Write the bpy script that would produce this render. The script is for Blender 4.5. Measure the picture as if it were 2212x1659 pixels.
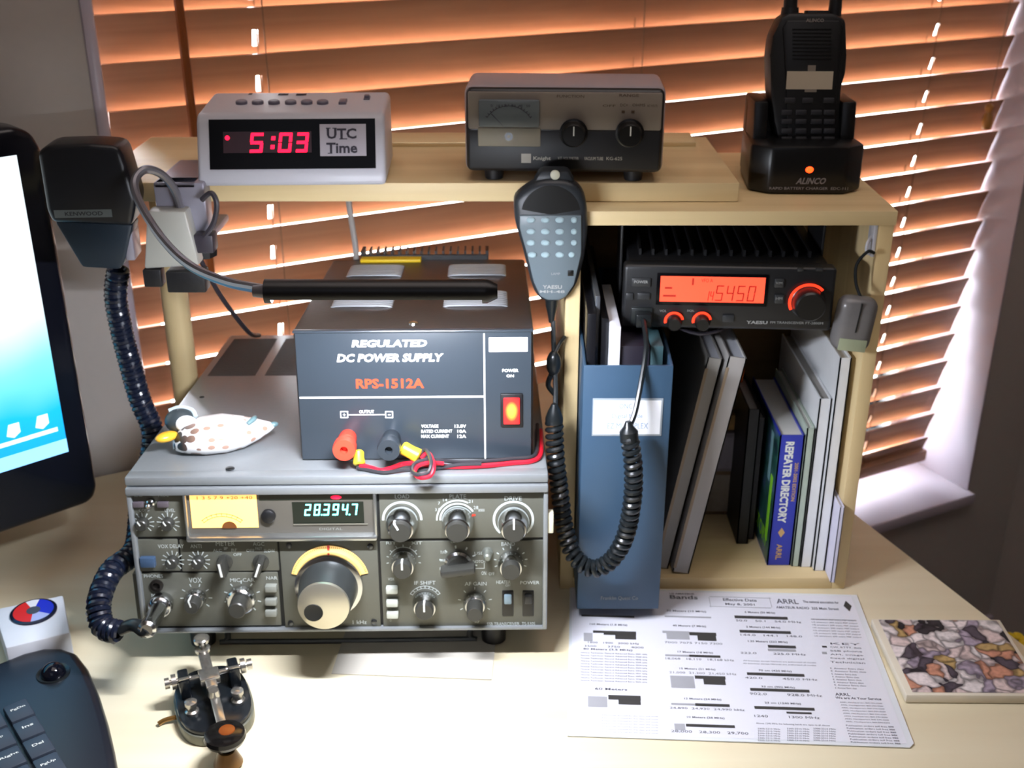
import bpy, bmesh, math, random
from mathutils import Vector, Matrix, noise as mnoise
random.seed(7)
for o in list(bpy.data.objects): bpy.data.objects.remove(o, do_unlink=True)
S = bpy.context.scene
COL = S.collection
R = math.radians
PI = math.pi
# ------------------------------------------------------------------ camera, world, large lights, exposure
FPX, PITCH, CAMZ = 2500.0, R(24), 0.585          # desk top is z = 0
cd = bpy.data.cameras.new('camera'); cam = bpy.data.objects.new('camera', cd); COL.objects.link(cam)
cam.location = (0, 0, CAMZ); cam.rotation_euler = (R(90) - PITCH, 0, 0)
cd.sensor_width = 36.0; cd.lens = 36.0 * FPX / 2212.0; cd.clip_start = 0.01; cd.clip_end = 60
S.camera = cam
cd.dof.use_dof = True; cd.dof.focus_distance = .64; cd.dof.aperture_fstop = 18.0   # the photograph is slightly out of focus
S.view_settings.view_transform = 'Standard'; S.view_settings.look = 'None'
S.view_settings.exposure = 0.0; S.view_settings.gamma = 1.0
S.view_settings.use_curve_mapping = False
wd = bpy.data.worlds.new('sky'); S.world = wd; wd.use_nodes = True
wn = wd.node_tree; wn.nodes.clear()
wo = wn.nodes.new('ShaderNodeOutputWorld'); wb = wn.nodes.new('ShaderNodeBackground')
wb.inputs[0].default_value = (0.92, 0.92, 1.0, 1); wb.inputs[1].default_value = 42.0
wn.links.new(wb.outputs[0], wo.inputs[0])
def area(name, loc, target, sx, sy, power, col):
    l = bpy.data.lights.new(name, 'AREA'); l.shape = 'RECTANGLE'; l.size = sx; l.size_y = sy; l.energy = power; l.color = col
    o = bpy.data.objects.new(name, l); COL.objects.link(o); o.location = loc
    o.rotation_euler = (Vector(target) - Vector(loc)).to_track_quat('-Z', 'Y').to_euler(); return o
area('room_fill', (-0.3, -1.15, 1.35), (0, 0.9, 0.2), 1.4, 1.0, 2.0, (0.80, 0.84, 1.0))  # added cool fill behind the camera, for a presumed unseen window
area('overhead_fill', (0.2, 0.55, 1.58), (0.2, 0.75, 0), 1.2, .9, 6.5, (1.0, 0.87, 0.83))  # added warm fill under the ceiling for top surfaces, not a real fitting

# ------------------------------------------------------------------ photograph measuring helpers
def ray(px, py):
    a = (px - 1106.0) / FPX; b = (829.5 - py) / FPX
    return Vector((a, math.cos(PITCH) + b * math.sin(PITCH), -math.sin(PITCH) + b * math.cos(PITCH)))
class Fr:                                          # a thing's own frame; turns a measured pixel into a point on one of its planes
    def __init__(s, loc, rz=0, rx=0, ry=0):
        s.m = Matrix.Translation(loc) @ Matrix.Rotation(R(rz), 4, 'Z') @ Matrix.Rotation(R(ry), 4, 'Y') @ Matrix.Rotation(R(rx), 4, 'X')
        s.i = s.m.inverted()
    def hit(s, px, py, ax, v):
        o = s.i @ Vector((0, 0, CAMZ)); d = s.i.to_3x3() @ ray(px, py)
        return o + d * ((v - o[ax]) / d[ax])
    def xz(s, px, py, y=0): return s.hit(px, py, 1, y)
    def xy(s, px, py, z=0): return s.hit(px, py, 2, z)
    def yz(s, px, py, x=0): return s.hit(px, py, 0, x)
    def w(s, *p): return s.m @ Vector(p)
D = Fr((0, 0, 0))

# ------------------------------------------------------------------ materials
MC = {}
def lin(c): return tuple(((v / 255) / 12.92 if v / 255 <= .04045 else ((v / 255 + .055) / 1.055) ** 2.4) for v in c)
def M(name, col=None, rough=.5, metal=0., var=.08, scale=40., bump=0., emit=None, es=0., coat=0., stretch=(1, 1, 1), spec=.5):
    if name in MC: return MC[name]
    m = bpy.data.materials.new(name); m.use_nodes = True; MC[name] = m
    nt = m.node_tree; N = nt.nodes; L = nt.links; b = N['Principled BSDF']
    c = lin(col); tc = N.new('ShaderNodeTexCoord'); mp = N.new('ShaderNodeMapping'); mp.inputs['Scale'].default_value = stretch
    nz = N.new('ShaderNodeTexNoise'); nz.inputs['Scale'].default_value = scale; nz.inputs['Detail'].default_value = 3
    L.new(tc.outputs['Object'], mp.inputs[0]); L.new(mp.outputs[0], nz.inputs['Vector'])
    rp = N.new('ShaderNodeMapRange'); rp.inputs['To Min'].default_value = 1 - var; rp.inputs['To Max'].default_value = 1 + var
    L.new(nz.outputs[0], rp.inputs[0])
    mx = N.new('ShaderNodeVectorMath'); mx.operation = 'MULTIPLY'; mx.inputs[0].default_value = c
    L.new(rp.outputs[0], mx.inputs[1]); L.new(mx.outputs[0], b.inputs['Base Color'])
    b.inputs['Roughness'].default_value = rough; b.inputs['Metallic'].default_value = metal
    b.inputs['Coat Weight'].default_value = coat; b.inputs['Coat Roughness'].default_value = .08
    b.inputs['Specular IOR Level'].default_value = spec
    if bump:
        bp = N.new('ShaderNodeBump'); bp.inputs['Strength'].default_value = bump; bp.inputs['Distance'].default_value = .001
        L.new(nz.outputs[0], bp.inputs['Height']); L.new(bp.outputs[0], b.inputs['Normal'])
    if emit: b.inputs['Emission Color'].default_value = (*lin(emit), 1); b.inputs['Emission Strength'].default_value = es
    return m
def wood(name, c1, c2, axis=0, rough=.5, scale=9., coat=0., knots=0):
    if name in MC: return MC[name]
    m = bpy.data.materials.new(name); m.use_nodes = True; MC[name] = m
    nt = m.node_tree; N = nt.nodes; L = nt.links; b = N['Principled BSDF']
    tc = N.new('ShaderNodeTexCoord'); mp = N.new('ShaderNodeMapping')
    sc = [scale * 7] * 3; sc[axis] = scale * .35; mp.inputs['Scale'].default_value = sc
    nz = N.new('ShaderNodeTexNoise'); nz.inputs['Scale'].default_value = 1; nz.inputs['Detail'].default_value = 4; nz.inputs['Distortion'].default_value = .6
    L.new(tc.outputs['Object'], mp.inputs[0]); L.new(mp.outputs[0], nz.inputs['Vector'])
    cr = N.new('ShaderNodeValToRGB'); cr.color_ramp.elements[0].position = .3; cr.color_ramp.elements[1].position = .7
    cr.color_ramp.elements[0].color = (*lin(c1), 1); cr.color_ramp.elements[1].color = (*lin(c2), 1)
    L.new(nz.outputs[0], cr.inputs[0]); L.new(cr.outputs[0], b.inputs['Base Color'])
    b.inputs['Roughness'].default_value = rough; b.inputs['Coat Weight'].default_value = coat
    bp = N.new('ShaderNodeBump'); bp.inputs['Strength'].default_value = .12; bp.inputs['Distance'].default_value = .0006
    L.new(nz.outputs[0], bp.inputs['Height']); L.new(bp.outputs[0], b.inputs['Normal'])
    return m
BLK = lambda: M('black_plastic', (22, 22, 24), .42, var=.2, scale=300, bump=.15)
WHT = lambda: M('white_print', (225, 228, 222), .5, var=.03)
CHR = lambda: M('chrome', (205, 207, 208), .16, 1., var=.04)

# ------------------------------------------------------------------ mesh builder
GC = {}
def glyphs(s, bold=0.):
    k = (s, bold)
    if k in GC: return GC[k]
    c = bpy.data.curves.new('t', 'FONT'); c.body = s; c.resolution_u = 2; c.offset = bold
    o = bpy.data.objects.new('t', c); COL.objects.link(o); bpy.context.view_layer.update()
    me = bpy.data.meshes.new_from_object(o.evaluated_get(bpy.context.evaluated_depsgraph_get()))
    vs = [v.co.copy() for v in me.vertices]; fs = [tuple(p.vertices) for p in me.polygons]
    bpy.data.objects.remove(o); bpy.data.curves.remove(c); bpy.data.meshes.remove(me)
    x0 = min(v.x for v in vs); x1 = max(v.x for v in vs); y0 = min(v.y for v in vs); y1 = max(v.y for v in vs)
    vs = [((v.x - x0) / (x1 - x0 or 1), (v.y - y0) / (y1 - y0 or 1)) for v in vs]
    GC[k] = (vs, fs); return GC[k]
def smooth_path(pts, n=8):
    P = [Vector(p) for p in pts]; out = []
    for i in range(len(P) - 1):
        a = P[max(i - 1, 0)]; b = P[i]; c = P[i + 1]; d = P[min(i + 2, len(P) - 1)]
        for k in range(n):
            t = k / n; out.append(.5 * ((2 * b) + (c - a) * t + (2 * a - 5 * b + 4 * c - d) * t * t + (3 * b - a - 3 * c + d) * t ** 3))
    out.append(P[-1]); return out
class MB:
    def __init__(s): s.v = []; s.f = []; s.mi = []
    def add(s, vs, fs, mi=0):
        b = len(s.v); s.v += [tuple(v) for v in vs]; s.f += [tuple(i + b for i in f) for f in fs]; s.mi += [mi] * len(fs); return s
    def bm(s, bm, mi=0):
        bm.verts.index_update(); s.add([v.co.copy() for v in bm.verts], [[v.index for v in f.verts] for f in bm.faces], mi); bm.free(); return s
    def box(s, x0, x1, y0, y1, z0, z1, bev=0., mi=0, seg=2, m=None):
        if x0 > x1: x0, x1 = x1, x0
        if y0 > y1: y0, y1 = y1, y0
        if z0 > z1: z0, z1 = z1, z0
        b = bmesh.new(); bmesh.ops.create_cube(b, size=1)
        for v in b.verts: v.co = Vector(((x0 + x1) / 2 + v.co.x * (x1 - x0), (y0 + y1) / 2 + v.co.y * (y1 - y0), (z0 + z1) / 2 + v.co.z * (z1 - z0)))
        if bev: bmesh.ops.bevel(b, geom=b.edges[:], offset=min(bev, .45 * min(x1 - x0, y1 - y0, z1 - z0)), segments=seg, affect='EDGES', profile=.5)
        if m: bmesh.ops.transform(b, matrix=m, verts=b.verts)
        return s.bm(b, mi)
    def prism(s, poly, plane, a, b2, bev=0., mi=0, seg=2, m=None, only=None):       # polygon in a plane, extruded along the third axis from a to b2
        b = bmesh.new(); ax = {'xz': 1, 'xy': 2, 'yz': 0}[plane]
        def mk(p, h):
            if plane == 'xz': return (p[0], h, p[1])
            if plane == 'xy': return (p[0], p[1], h)
            return (h, p[0], p[1])
        v0 = [b.verts.new(mk(p, a)) for p in poly]; v1 = [b.verts.new(mk(p, b2)) for p in poly]; n = len(poly)
        b.faces.new(v0); b.faces.new(v1[::-1])
        for i in range(n): b.faces.new((v0[i], v1[i], v1[(i + 1) % n], v0[(i + 1) % n]))
        bmesh.ops.recalc_face_normals(b, faces=b.faces)
        if bev:
            e = [q for q in b.edges if (only is None or only(q))]
            bmesh.ops.bevel(b, geom=e, offset=bev, segments=seg, affect='EDGES', profile=.5)
        if m: bmesh.ops.transform(b, matrix=m, verts=b.verts)
        return s.bm(b, mi)
    def lathe(s, prof, o, ax=(0, -1, 0), seg=24, mi=0, sx=1., cap=True):      # profile (radius, height along ax)
        o = Vector(o); w = Vector(ax).normalized(); u = w.orthogonal().normalized() if abs(w.x) > .5 else Vector((1, 0, 0)); u = (u - w * u.dot(w)).normalized(); q = w.cross(u)
        vs = []; fs = []; n = len(prof)
        for r, h in prof:
            for k in range(seg):
                a = 2 * PI * k / seg; vs.append(o + w * h + u * (r * math.cos(a) * sx) + q * (r * math.sin(a)))
        for i in range(n - 1):
            for k in range(seg): fs.append((i * seg + k, i * seg + (k + 1) % seg, (i + 1) * seg + (k + 1) % seg, (i + 1) * seg + k))
        if cap:
            fs.append(tuple(range(seg))[::-1]); fs.append(tuple(range((n - 1) * seg, n * seg)))
        return s.add(vs, fs, mi)
    def cyl(s, a, b, r0, r1=None, seg=16, mi=0):
        a = Vector(a); b = Vector(b); r1 = r0 if r1 is None else r1
        return s.lathe([(r0, 0), (r1, (b - a).length)], a, b - a, seg, mi)
    def ball(s, c, r, seg=16, rings=10, mi=0, m=None):
        r = (r, r, r) if not hasattr(r, '__len__') else r
        vs = [(0, 0, r[2])]; fs = []
        for i in range(1, rings):
            t = PI * i / rings
            for k in range(seg): a = 2 * PI * k / seg; vs.append((r[0] * math.sin(t) * math.cos(a), r[1] * math.sin(t) * math.sin(a), r[2] * math.cos(t)))
        vs.append((0, 0, -r[2])); L = len(vs) - 1
        for k in range(seg):
            fs.append((0, 1 + k, 1 + (k + 1) % seg)); fs.append((L, 1 + (rings - 2) * seg + (k + 1) % seg, 1 + (rings - 2) * seg + k))
        for i in range(rings - 2):
            for k in range(seg): a = 1 + i * seg; fs.append((a + k, a + seg + k, a + seg + (k + 1) % seg, a + (k + 1) % seg))
        vs = [Vector(v) for v in vs]
        if m: vs = [m @ v for v in vs]
        return s.add([v + Vector(c) for v in vs], fs, mi)
    def tube(s, pts, r, seg=8, n=6, mi=0, smooth=True, rf=None):
        P = smooth_path(pts, n) if smooth else [Vector(p) for p in pts]
        t = (P[1] - P[0]).normalized(); u = t.orthogonal().normalized(); vs = []; fs = []
        for i, p in enumerate(P):
            t2 = (P[min(i + 1, len(P) - 1)] - P[max(i - 1, 0)]).normalized()
            q = t.rotation_difference(t2); u = q @ u; t = t2; w = t.cross(u)
            rr = r if rf is None else r * rf(i / (len(P) - 1))
            for k in range(seg): a = 2 * PI * k / seg; vs.append(p + u * (rr * math.cos(a)) + w * (rr * math.sin(a)))
        for i in range(len(P) - 1):
            for k in range(seg): fs.append((i * seg + k, i * seg + (k + 1) % seg, (i + 1) * seg + (k + 1) % seg, (i + 1) * seg + k))
        fs.append(tuple(range(seg))[::-1]); fs.append(tuple(range((len(P) - 1) * seg, len(P) * seg)))
        return s.add(vs, fs, mi)
    def coil(s, pts, R0, r, turns, seg=6, per=12, mi=0, rf=None):
        P = smooth_path(pts, 30)
        acc = [0.]
        for i in range(1, len(P)): acc.append(acc[-1] + (P[i] - P[i - 1]).length)
        U = []; t = (P[1] - P[0]).normalized(); u = t.orthogonal().normalized()
        for i, p in enumerate(P):
            t2 = (P[min(i + 1, len(P) - 1)] - P[max(i - 1, 0)]).normalized(); u = t.rotation_difference(t2) @ u; t = t2; U.append((u.copy(), t.cross(u)))
        N = int(turns * per); out = []; j = 0
        for k in range(N + 1):
            d = acc[-1] * k / N
            while j < len(P) - 2 and acc[j + 1] < d: j += 1
            f = (d - acc[j]) / max(acc[j + 1] - acc[j], 1e-9); p = P[j].lerp(P[j + 1], f); a = 2 * PI * k / per
            rr = R0 * (1 if rf is None else rf(k / N)); uu, ww = U[j]
            out.append(p + uu * (rr * math.cos(a)) + ww * (rr * math.sin(a)))
        return s.tube(out, r, seg, smooth=False, mi=mi)
    def arc(s, c, r0, r1, a0, a1, off, plane='xz', n=24, mi=0, asp=1.):
        vs = []; fs = []
        for k in range(n + 1):
            a = R(a0 + (a1 - a0) * k / n)
            for r in (r0, r1):
                p = (c[0] + r * math.sin(a), c[1] + r * math.cos(a) * asp)
                vs.append((p[0], off, p[1]) if plane == 'xz' else (p[0], p[1], off))
        for k in range(n): fs.append((2 * k, 2 * k + 2, 2 * k + 3, 2 * k + 1) if plane == 'xz' else (2 * k, 2 * k + 1, 2 * k + 3, 2 * k + 2)[::-1])
        if plane == 'xz': fs = [f[::-1] for f in fs]
        return s.add(vs, fs, mi)
    def flat(s, poly, off, plane='xz', mi=0):
        vs = [(p[0], off, p[1]) if plane == 'xz' else (p[0], p[1], off) for p in poly]
        return s.add(vs, [tuple(range(len(vs)))], mi)
    def rect(s, x0, z0, x1, z1, off, plane='xz', mi=0):
        x0, x1 = min(x0, x1), max(x0, x1); z0, z1 = min(z0, z1), max(z0, z1)
        return s.flat([(x0, z0), (x1, z0), (x1, z1), (x0, z1)], off, plane, mi)
    def text(s, t, x0, z0, x1, z1, off, plane='xz', shear=0., bold=0., rot=0, mi=0):
        x0, x1 = min(x0, x1), max(x0, x1); z0, z1 = min(z0, z1), max(z0, z1)
        vs, fs = glyphs(t, bold); out = []
        for u, v in vs:
            if rot == -90: x = x0 + v * (x1 - x0); z = z1 - u * (z1 - z0)
            else: z = z0 + v * (z1 - z0); x = x0 + u * (x1 - x0) + shear * (z - z0)
            out.append((x, off, z) if plane == 'xz' else (x, z, off))
        return s.add(out, fs, mi)
    def textp(s, fr, t, px0, py0, px1, py1, off=-.0003, plane='xz', **k):
        cx, cy = (px0 + px1) / 2, (py0 + py1) / 2
        h = (lambda a, b: fr.xz(a, b, off)) if plane == 'xz' else (lambda a, b: fr.xy(a, b, off)); j = 2 if plane == 'xz' else 1
        return s.text(t, h(px0, cy).x, h(cx, py1)[j], h(px1, cy).x, h(cx, py0)[j], off, plane, **k)
    def rectp(s, fr, px0, py0, px1, py1, off=-.0003, plane='xz', mi=0):
        cx, cy = (px0 + px1) / 2, (py0 + py1) / 2
        h = (lambda a, b: fr.xz(a, b, off)) if plane == 'xz' else (lambda a, b: fr.xy(a, b, off)); j = 2 if plane == 'xz' else 1
        return s.rect(h(px0, cy).x, h(cx, py1)[j], h(px1, cy).x, h(cx, py0)[j], off, plane, mi)
    def seven(s, ch, x, z, w, h, th, off, slant=.12, mi=0):
        SEG = {'0': 'abcdef', '1': 'bc', '2': 'abged', '3': 'abgcd', '4': 'fgbc', '5': 'afgcd', '6': 'afgedc', '7': 'abc', '8': 'abcdefg', '9': 'abcdfg', ' ': '', ':': ':', '.': '.'}[ch]
        def q(x0, z0, x1, z1): s.flat([(x + a + slant * b, z + b) for a, b in ((x0, z0), (x1, z0), (x1, z1), (x0, z1))], off, 'xz', mi)
        g = th * .18; H = h / 2
        for c in SEG:
            if c == 'a': q(g, h - th, w - g, h)
            if c == 'g': q(g, H - th / 2, w - g, H + th / 2)
            if c == 'd': q(g, 0, w - g, th)
            if c == 'f': q(0, H + g, th, h - g)
            if c == 'b': q(w - th, H + g, w, h - g)
            if c == 'e': q(0, g, th, H - g)
            if c == 'c': q(w - th, g, w, H - g)
            if c == ':': q(0, h * .18, th * 1.2, h * .18 + th * 1.2); q(0, h * .62, th * 1.2, h * .62 + th * 1.2)
            if c == '.': q(0, 0, th, th)
        return s
    def build(s, name, mats, parent=None, angle=35, kind=None, label=None):
        me = bpy.data.meshes.new(name); me.from_pydata(s.v, [], s.f); me.validate()
        mats = mats if isinstance(mats, (list, tuple)) else [mats]
        for m in mats: me.materials.append(m)
        if len(mats) > 1:
            for p, i in zip(me.polygons, s.mi): p.material_index = i
        me.polygons.foreach_set('use_smooth', [True] * len(me.polygons)); me.set_sharp_from_angle(angle=R(angle)); me.update()
        o = bpy.data.objects.new(name, me); COL.objects.link(o)
        if parent: o.parent = parent
        if kind: o['kind'] = kind
        if label: o['label'] = label
        return o
def thing(name, label, cat, fr, group=None):
    o = bpy.data.objects.new(name, None); COL.objects.link(o); o.empty_display_size = .02; o.matrix_world = fr.m
    o['label'] = label; o['category'] = cat
    if group: o['group'] = group
    return o
def single(o, label, cat, fr=None, group=None):
    if fr: o.matrix_world = fr.m
    o['label'] = label; o['category'] = cat
    if group: o['group'] = group
    return o
# ------------------------------------------------------------------ the room
WF = Fr((0, 1.305, 0), 27.3)                        # window wall: local x along it, y outward
BY = .055                                          # plane of the slats' room-side edges
xl = WF.xz(181, 34).x; xr = WF.xz(2104, 980).x; xcor = WF.xz(2182, 1100).x
sill_z = WF.xz(2090, 1057).z
ZT, ZF, ZC = 1.02, -.74, 1.66
wallm = M('grey_wall_paint', (178, 172, 166), .75, var=.03, scale=120, bump=.1)
whitem = M('white_gloss_trim', (188, 180, 192), .25, var=.02)
def wallobj(name, boxes, m=wallm, fr=WF, **k):
    b = MB()
    for q in boxes: b.box(*q)
    o = b.build(name, m, None, kind='structure', **k); o.matrix_world = fr.m; return o
xL = -1.6; yB = -2.9
wallobj('wall_back', [(xL, xl, 0, .2, ZF, ZC), (xr, xcor, 0, .2, ZF, ZC), (xl, xr, 0, .2, ZT, ZC), (xl, xr, 0, .2, ZF, sill_z - .012)])
wallobj('wall_right', [(xcor, xcor + .1, yB, .2, ZF, ZC)])
wallobj('wall_left', [(xL - .1, xL, yB, .2, ZF, ZC)])
wallobj('wall_front', [(xL - .1, xcor + .1, yB - .1, yB, ZF, ZC)])
wallobj('ceiling', [(xL - .1, xcor + .1, yB - .1, .2, ZC, ZC + .08)], M('white_ceiling', (205, 200, 195), .9, bump=.2))
wallobj('floor', [(xL - .1, xcor + .1, yB - .1, .2, ZF - .08, ZF)], M('brown_carpet', (95, 82, 72), .95, var=.3, scale=500, bump=.6))
b = MB(); b.box(xl - .003, xl + .009, -.004, .02, sill_z, ZT, .004); b.box(xl + .006, xl + .008, .0, .165, sill_z, ZT)
o = b.build('trim_1', whitem, kind='structure'); o.matrix_world = WF.m
b = MB(); b.box(xr - .004, xr, -.003, .2, sill_z, ZT, .001); o = b.build('trim_2', whitem, kind='structure'); o.matrix_world = WF.m
b = MB(); b.box(xl - .03, WF.xz(2108, 1079, -.018).x, -.018, .2, sill_z - .02, sill_z, .004); o = b.build('trim_3', whitem, kind='structure'); o.matrix_world = WF.m
b = MB(); b.box(xL, xcor, -.012, 0, ZF, ZF + .09, .003); o = b.build('baseboard_back', whitem, kind='structure'); o.matrix_world = WF.m
# window: frame, mullion and glass
wroot = bpy.data.objects.new('window_1', None); COL.objects.link(wroot); wroot.matrix_world = WF.m; wroot['kind'] = 'structure'
b = MB(); x0, x1, z0, z1 = xl + .03, xr - .004, sill_z, ZT; xm = (x0 + x1) / 2
for q in ((x0, x1, z0, z0 + .035), (x0, x1, z1 - .035, z1), (x0, x0 + .03, z0, z1), (x1 - .018, x1, z0, z1), (xm - .02, xm + .02, z0, z1)): b.box(q[0], q[1], .165, .195, q[2], q[3], .003)
b.build('window_frame', M('white_vinyl', (225, 226, 230), .35), wroot)
gm = bpy.data.materials.new('window_glass'); gm.use_nodes = True; nt = gm.node_tree; nt.nodes.clear()
ou = nt.nodes.new('ShaderNodeOutputMaterial'); mxs = nt.nodes.new('ShaderNodeMixShader'); tr = nt.nodes.new('ShaderNodeBsdfTransparent'); gl = nt.nodes.new('ShaderNodeBsdfGlossy'); fz = nt.nodes.new('ShaderNodeFresnel')
tr.inputs[0].default_value = (.93, .96, .95, 1); gl.inputs['Roughness'].default_value = .02; fz.inputs[0].default_value = 1.3
nt.links.new(fz.outputs[0], mxs.inputs[0]); nt.links.new(tr.outputs[0], mxs.inputs[1]); nt.links.new(gl.outputs[0], mxs.inputs[2]); nt.links.new(mxs.outputs[0], ou.inputs[0])
for a, c in ((x0 + .03, xm - .02), (xm + .02, x1 - .018)): b = MB(); b.box(a, c, .178, .182, z0 + .035, z1 - .035); b.build('pane', gm, wroot)
# pale paved yard outside
b = MB(); b.box(-6, 8, .4, 9, -1.0, -.9); o = b.build('ground', M('pale_paving', (190, 188, 180), .9, var=.1, scale=8, bump=.3), kind='structure'); o.matrix_world = WF.m

# ------------------------------------------------------------------ window blind
slatm = wood('orange_wood_slat', (164, 118, 88), (186, 140, 108), 0, .38, 9, coat=.1)
blind = thing('window_blind', 'orange-brown wooden slatted blind closed across the bright window', 'blind', WF)
TH = R(73); SW = .050; PT = .0463
hl = WF.xz(588, 380, BY).x; hr = WF.xz(1985, 330, BY).x; hm = WF.xz(1383, 60, BY).x
bl = max(xl + .010, WF.xz(204, 34, BY).x)
def slat_mesh(xa, xb, hs, hsx):
    xs = [xa]
    for h in hs: xs += [h - hsx, h + hsx]
    xs.append(xb); ws = [0, .009, .024, .042, SW]; t = .0026; vs = []; fs = []; idx = {}
    crown = lambda w: .0012 * math.sin(PI * w / SW)
    def V(i, j, k):
        if (i, j, k) not in idx:
            w = ws[j]; n = crown(w) + (t if k else 0)
            idx[(i, j, k)] = len(vs); vs.append((xs[i], math.cos(TH) * w + math.sin(TH) * n * 0 + n * math.sin(TH), -math.sin(TH) * w + n * math.cos(TH)))
        return idx[(i, j, k)]
    hole = lambda i, j: (i % 2 == 1 and j in (2,)) if 0 <= i < len(xs) - 1 and 0 <= j < len(ws) - 1 else True
    for i in range(len(xs) - 1):
        for j in range(len(ws) - 1):
            if hole(i, j): continue
            fs.append((V(i, j, 0), V(i, j + 1, 0), V(i + 1, j + 1, 0), V(i + 1, j, 0))); fs.append((V(i, j, 1), V(i + 1, j, 1), V(i + 1, j + 1, 1), V(i, j + 1, 1)))
            for di, dj, a, c in ((-1, 0, (i, j), (i, j + 1)), (1, 0, (i + 1, j), (i + 1, j + 1)), (0, -1, (i, j), (i + 1, j)), (0, 1, (i, j + 1), (i + 1, j + 1))):
                if hole(i + di, j + dj):
                    f = (V(*a, 0), V(*c, 0), V(*c, 1), V(*a, 1)); fs.append(f if (di, dj) in ((1, 0), (0, -1)) else f[::-1])
    return vs, fs
for n in range(-11, 17):
    z = .456 - PT * n
    if n == 16: z = -.281
    k = max(0, min(1, (.09 - z) / .39)); kk = max(0, min(1, (.40 - z) / .70))
    vs, fs = slat_mesh(bl, min(xr - .005, WF.xz(2140, 475, BY).x + .004) - .045 * k + random.uniform(-.002, .001), [hl - .002, hr - .03 * kk + .012], .0032)
    mb = MB(); mb.add(vs, fs)
    o = mb.build('slat', slatm, blind, angle=50); o.location = (random.uniform(-.001, .001), BY, z)
zr = WF.xz(1930, 992, BY).z
b = MB(); b.box(bl, WF.xz(1998, 975, BY).x + .002, BY - .004, BY + .044, -.322, -.302, .003); b.build('bottom_rail', slatm, blind)
b = MB(); b.box(bl, xr - .006, BY - .01, BY + .045, .955, 1.0, .003); b.build('head_rail', slatm, blind)
cordm = M('tan_cord', (150, 118, 92), .8)
for hx, sh in ((hl, 0), (hm, 0), (hr, -.03)):
    b = MB()
    for dy, dx in ((-.002, .004), (.03, .004), (.012, .0)):
        b.tube([(hx + dx, BY + dy, .955), (hx + dx + sh * .1, BY + dy, .4), (hx + dx + sh, BY + dy, -.30)], .0007, 5, 4)
    b.build('ladder_cord', cordm, blind)
b = MB(); p0 = WF.xz(383, -20, BY - .012); p1 = WF.xz(457, 600, BY - .012); d = (p0 - p1).normalized()
b.cyl(p1, p1 + d * (.93 - p1.z) / d.z, .0048, .0048, 8); b.build('tilt_wand', wood('wand_wood', (120, 62, 24), (146, 80, 34), 2, .35), blind)
b = MB(); p0 = WF.xz(2185, -10, BY - .01); p1 = WF.xz(2139, 224, BY - .01)
d = (p0 - p1).normalized(); b.tube([p1, p0, p1 + d * (.955 - p1.z) / d.z], .0009, 5, 4); tc_ = b.build('pull_cord', cordm, blind)
b = MB(); b.lathe([(.002, 0), (.0065, .003), (.0062, .009), (.0045, .013), (.0072, .02), (.0085, .028), (.0065, .036), (.003, .038)], p1, (0, 0, -1), 14)
b.build('tassel', wood('tassel_wood', (150, 100, 45), (190, 140, 80), 2, .3), tc_)

# ------------------------------------------------------------------ desk
dm = wood('birch_desk', (222, 208, 174), (234, 224, 194), 0, .38, 3, coat=.05)
desk = thing('desk', 'pale birch corner desk with a straight slanted right edge', 'desk', D)
e0 = D.xy(1900, 1150); e1 = D.xy(2212, 1392)
ed = (e1 - e0).normalized(); wv = WF.m.to_3x3() @ Vector((1, 0, 0)); wo_ = WF.w(0, -.004, 0)
# back right corner: desk right edge line meets the wall line
den = ed.x * wv.y - ed.y * wv.x; q = wo_ - e0; t = (q.x * wv.y - q.y * wv.x) / den; c0 = e0 + ed * t
fr_ = e0 + ed * ((e0.y - (-.02)) / -ed.y); bl_ = c0 - wv * 1.5
poly = [(c0.x, c0.y), (fr_.x, fr_.y), (-.25, -.02), (-1.0, .1), (bl_.x, bl_.y)]
b = MB(); b.prism(poly, 'xy', -.028, 0, .002); b.build('desktop', dm, desk)
for x, y in ((.3, .93), (.42, .3), (-.75, .35), (-.7, .78)): b = MB(); b.box(x - .025, x + .025, y - .025, y + .025, ZF, -.028, .003); b.build('leg', M('grey_steel', (120, 120, 124), .4, .6), desk)

# ------------------------------------------------------------------ open wooden box
pine = lambda ax: wood('pine_%d' % ax, (212, 186, 136), (230, 208, 160), ax, .5, 6)
BX0, BX1, BYF, BYB, BZ = .0425, .2955, .866, 1.066, .345
XF = Fr((0, 0, 0))
bx = thing('wooden_box', 'open-fronted pine box standing on the desk with books and radio inside', 'box', XF)
T = .0115
for nm, q, ax in (('side_panel', (BX0, BX0 + T, BYF, BYB, .0, BZ - T), 2), ('side_panel', (BX1 - T, BX1, BYF, BYB, 0, BZ - T), 2), ('top_panel', (BX0 - .0, BX1 + .001, BYF - .001, BYB, BZ - T, BZ), 0), ('floor_panel', (BX0 + T, BX1 - T, BYF, BYB, 0, T), 0)):
    b = MB(); b.box(*q, .0008); b.build(nm, pine(ax), bx)
b = MB(); b.box(BX0 + T, BX1 - T, BYB - .005, BYB, T, BZ - T); b.build('back_panel', wood('dark_ply', (126, 98, 58), (150, 118, 72), 0, .6, 6), bx)
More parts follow.
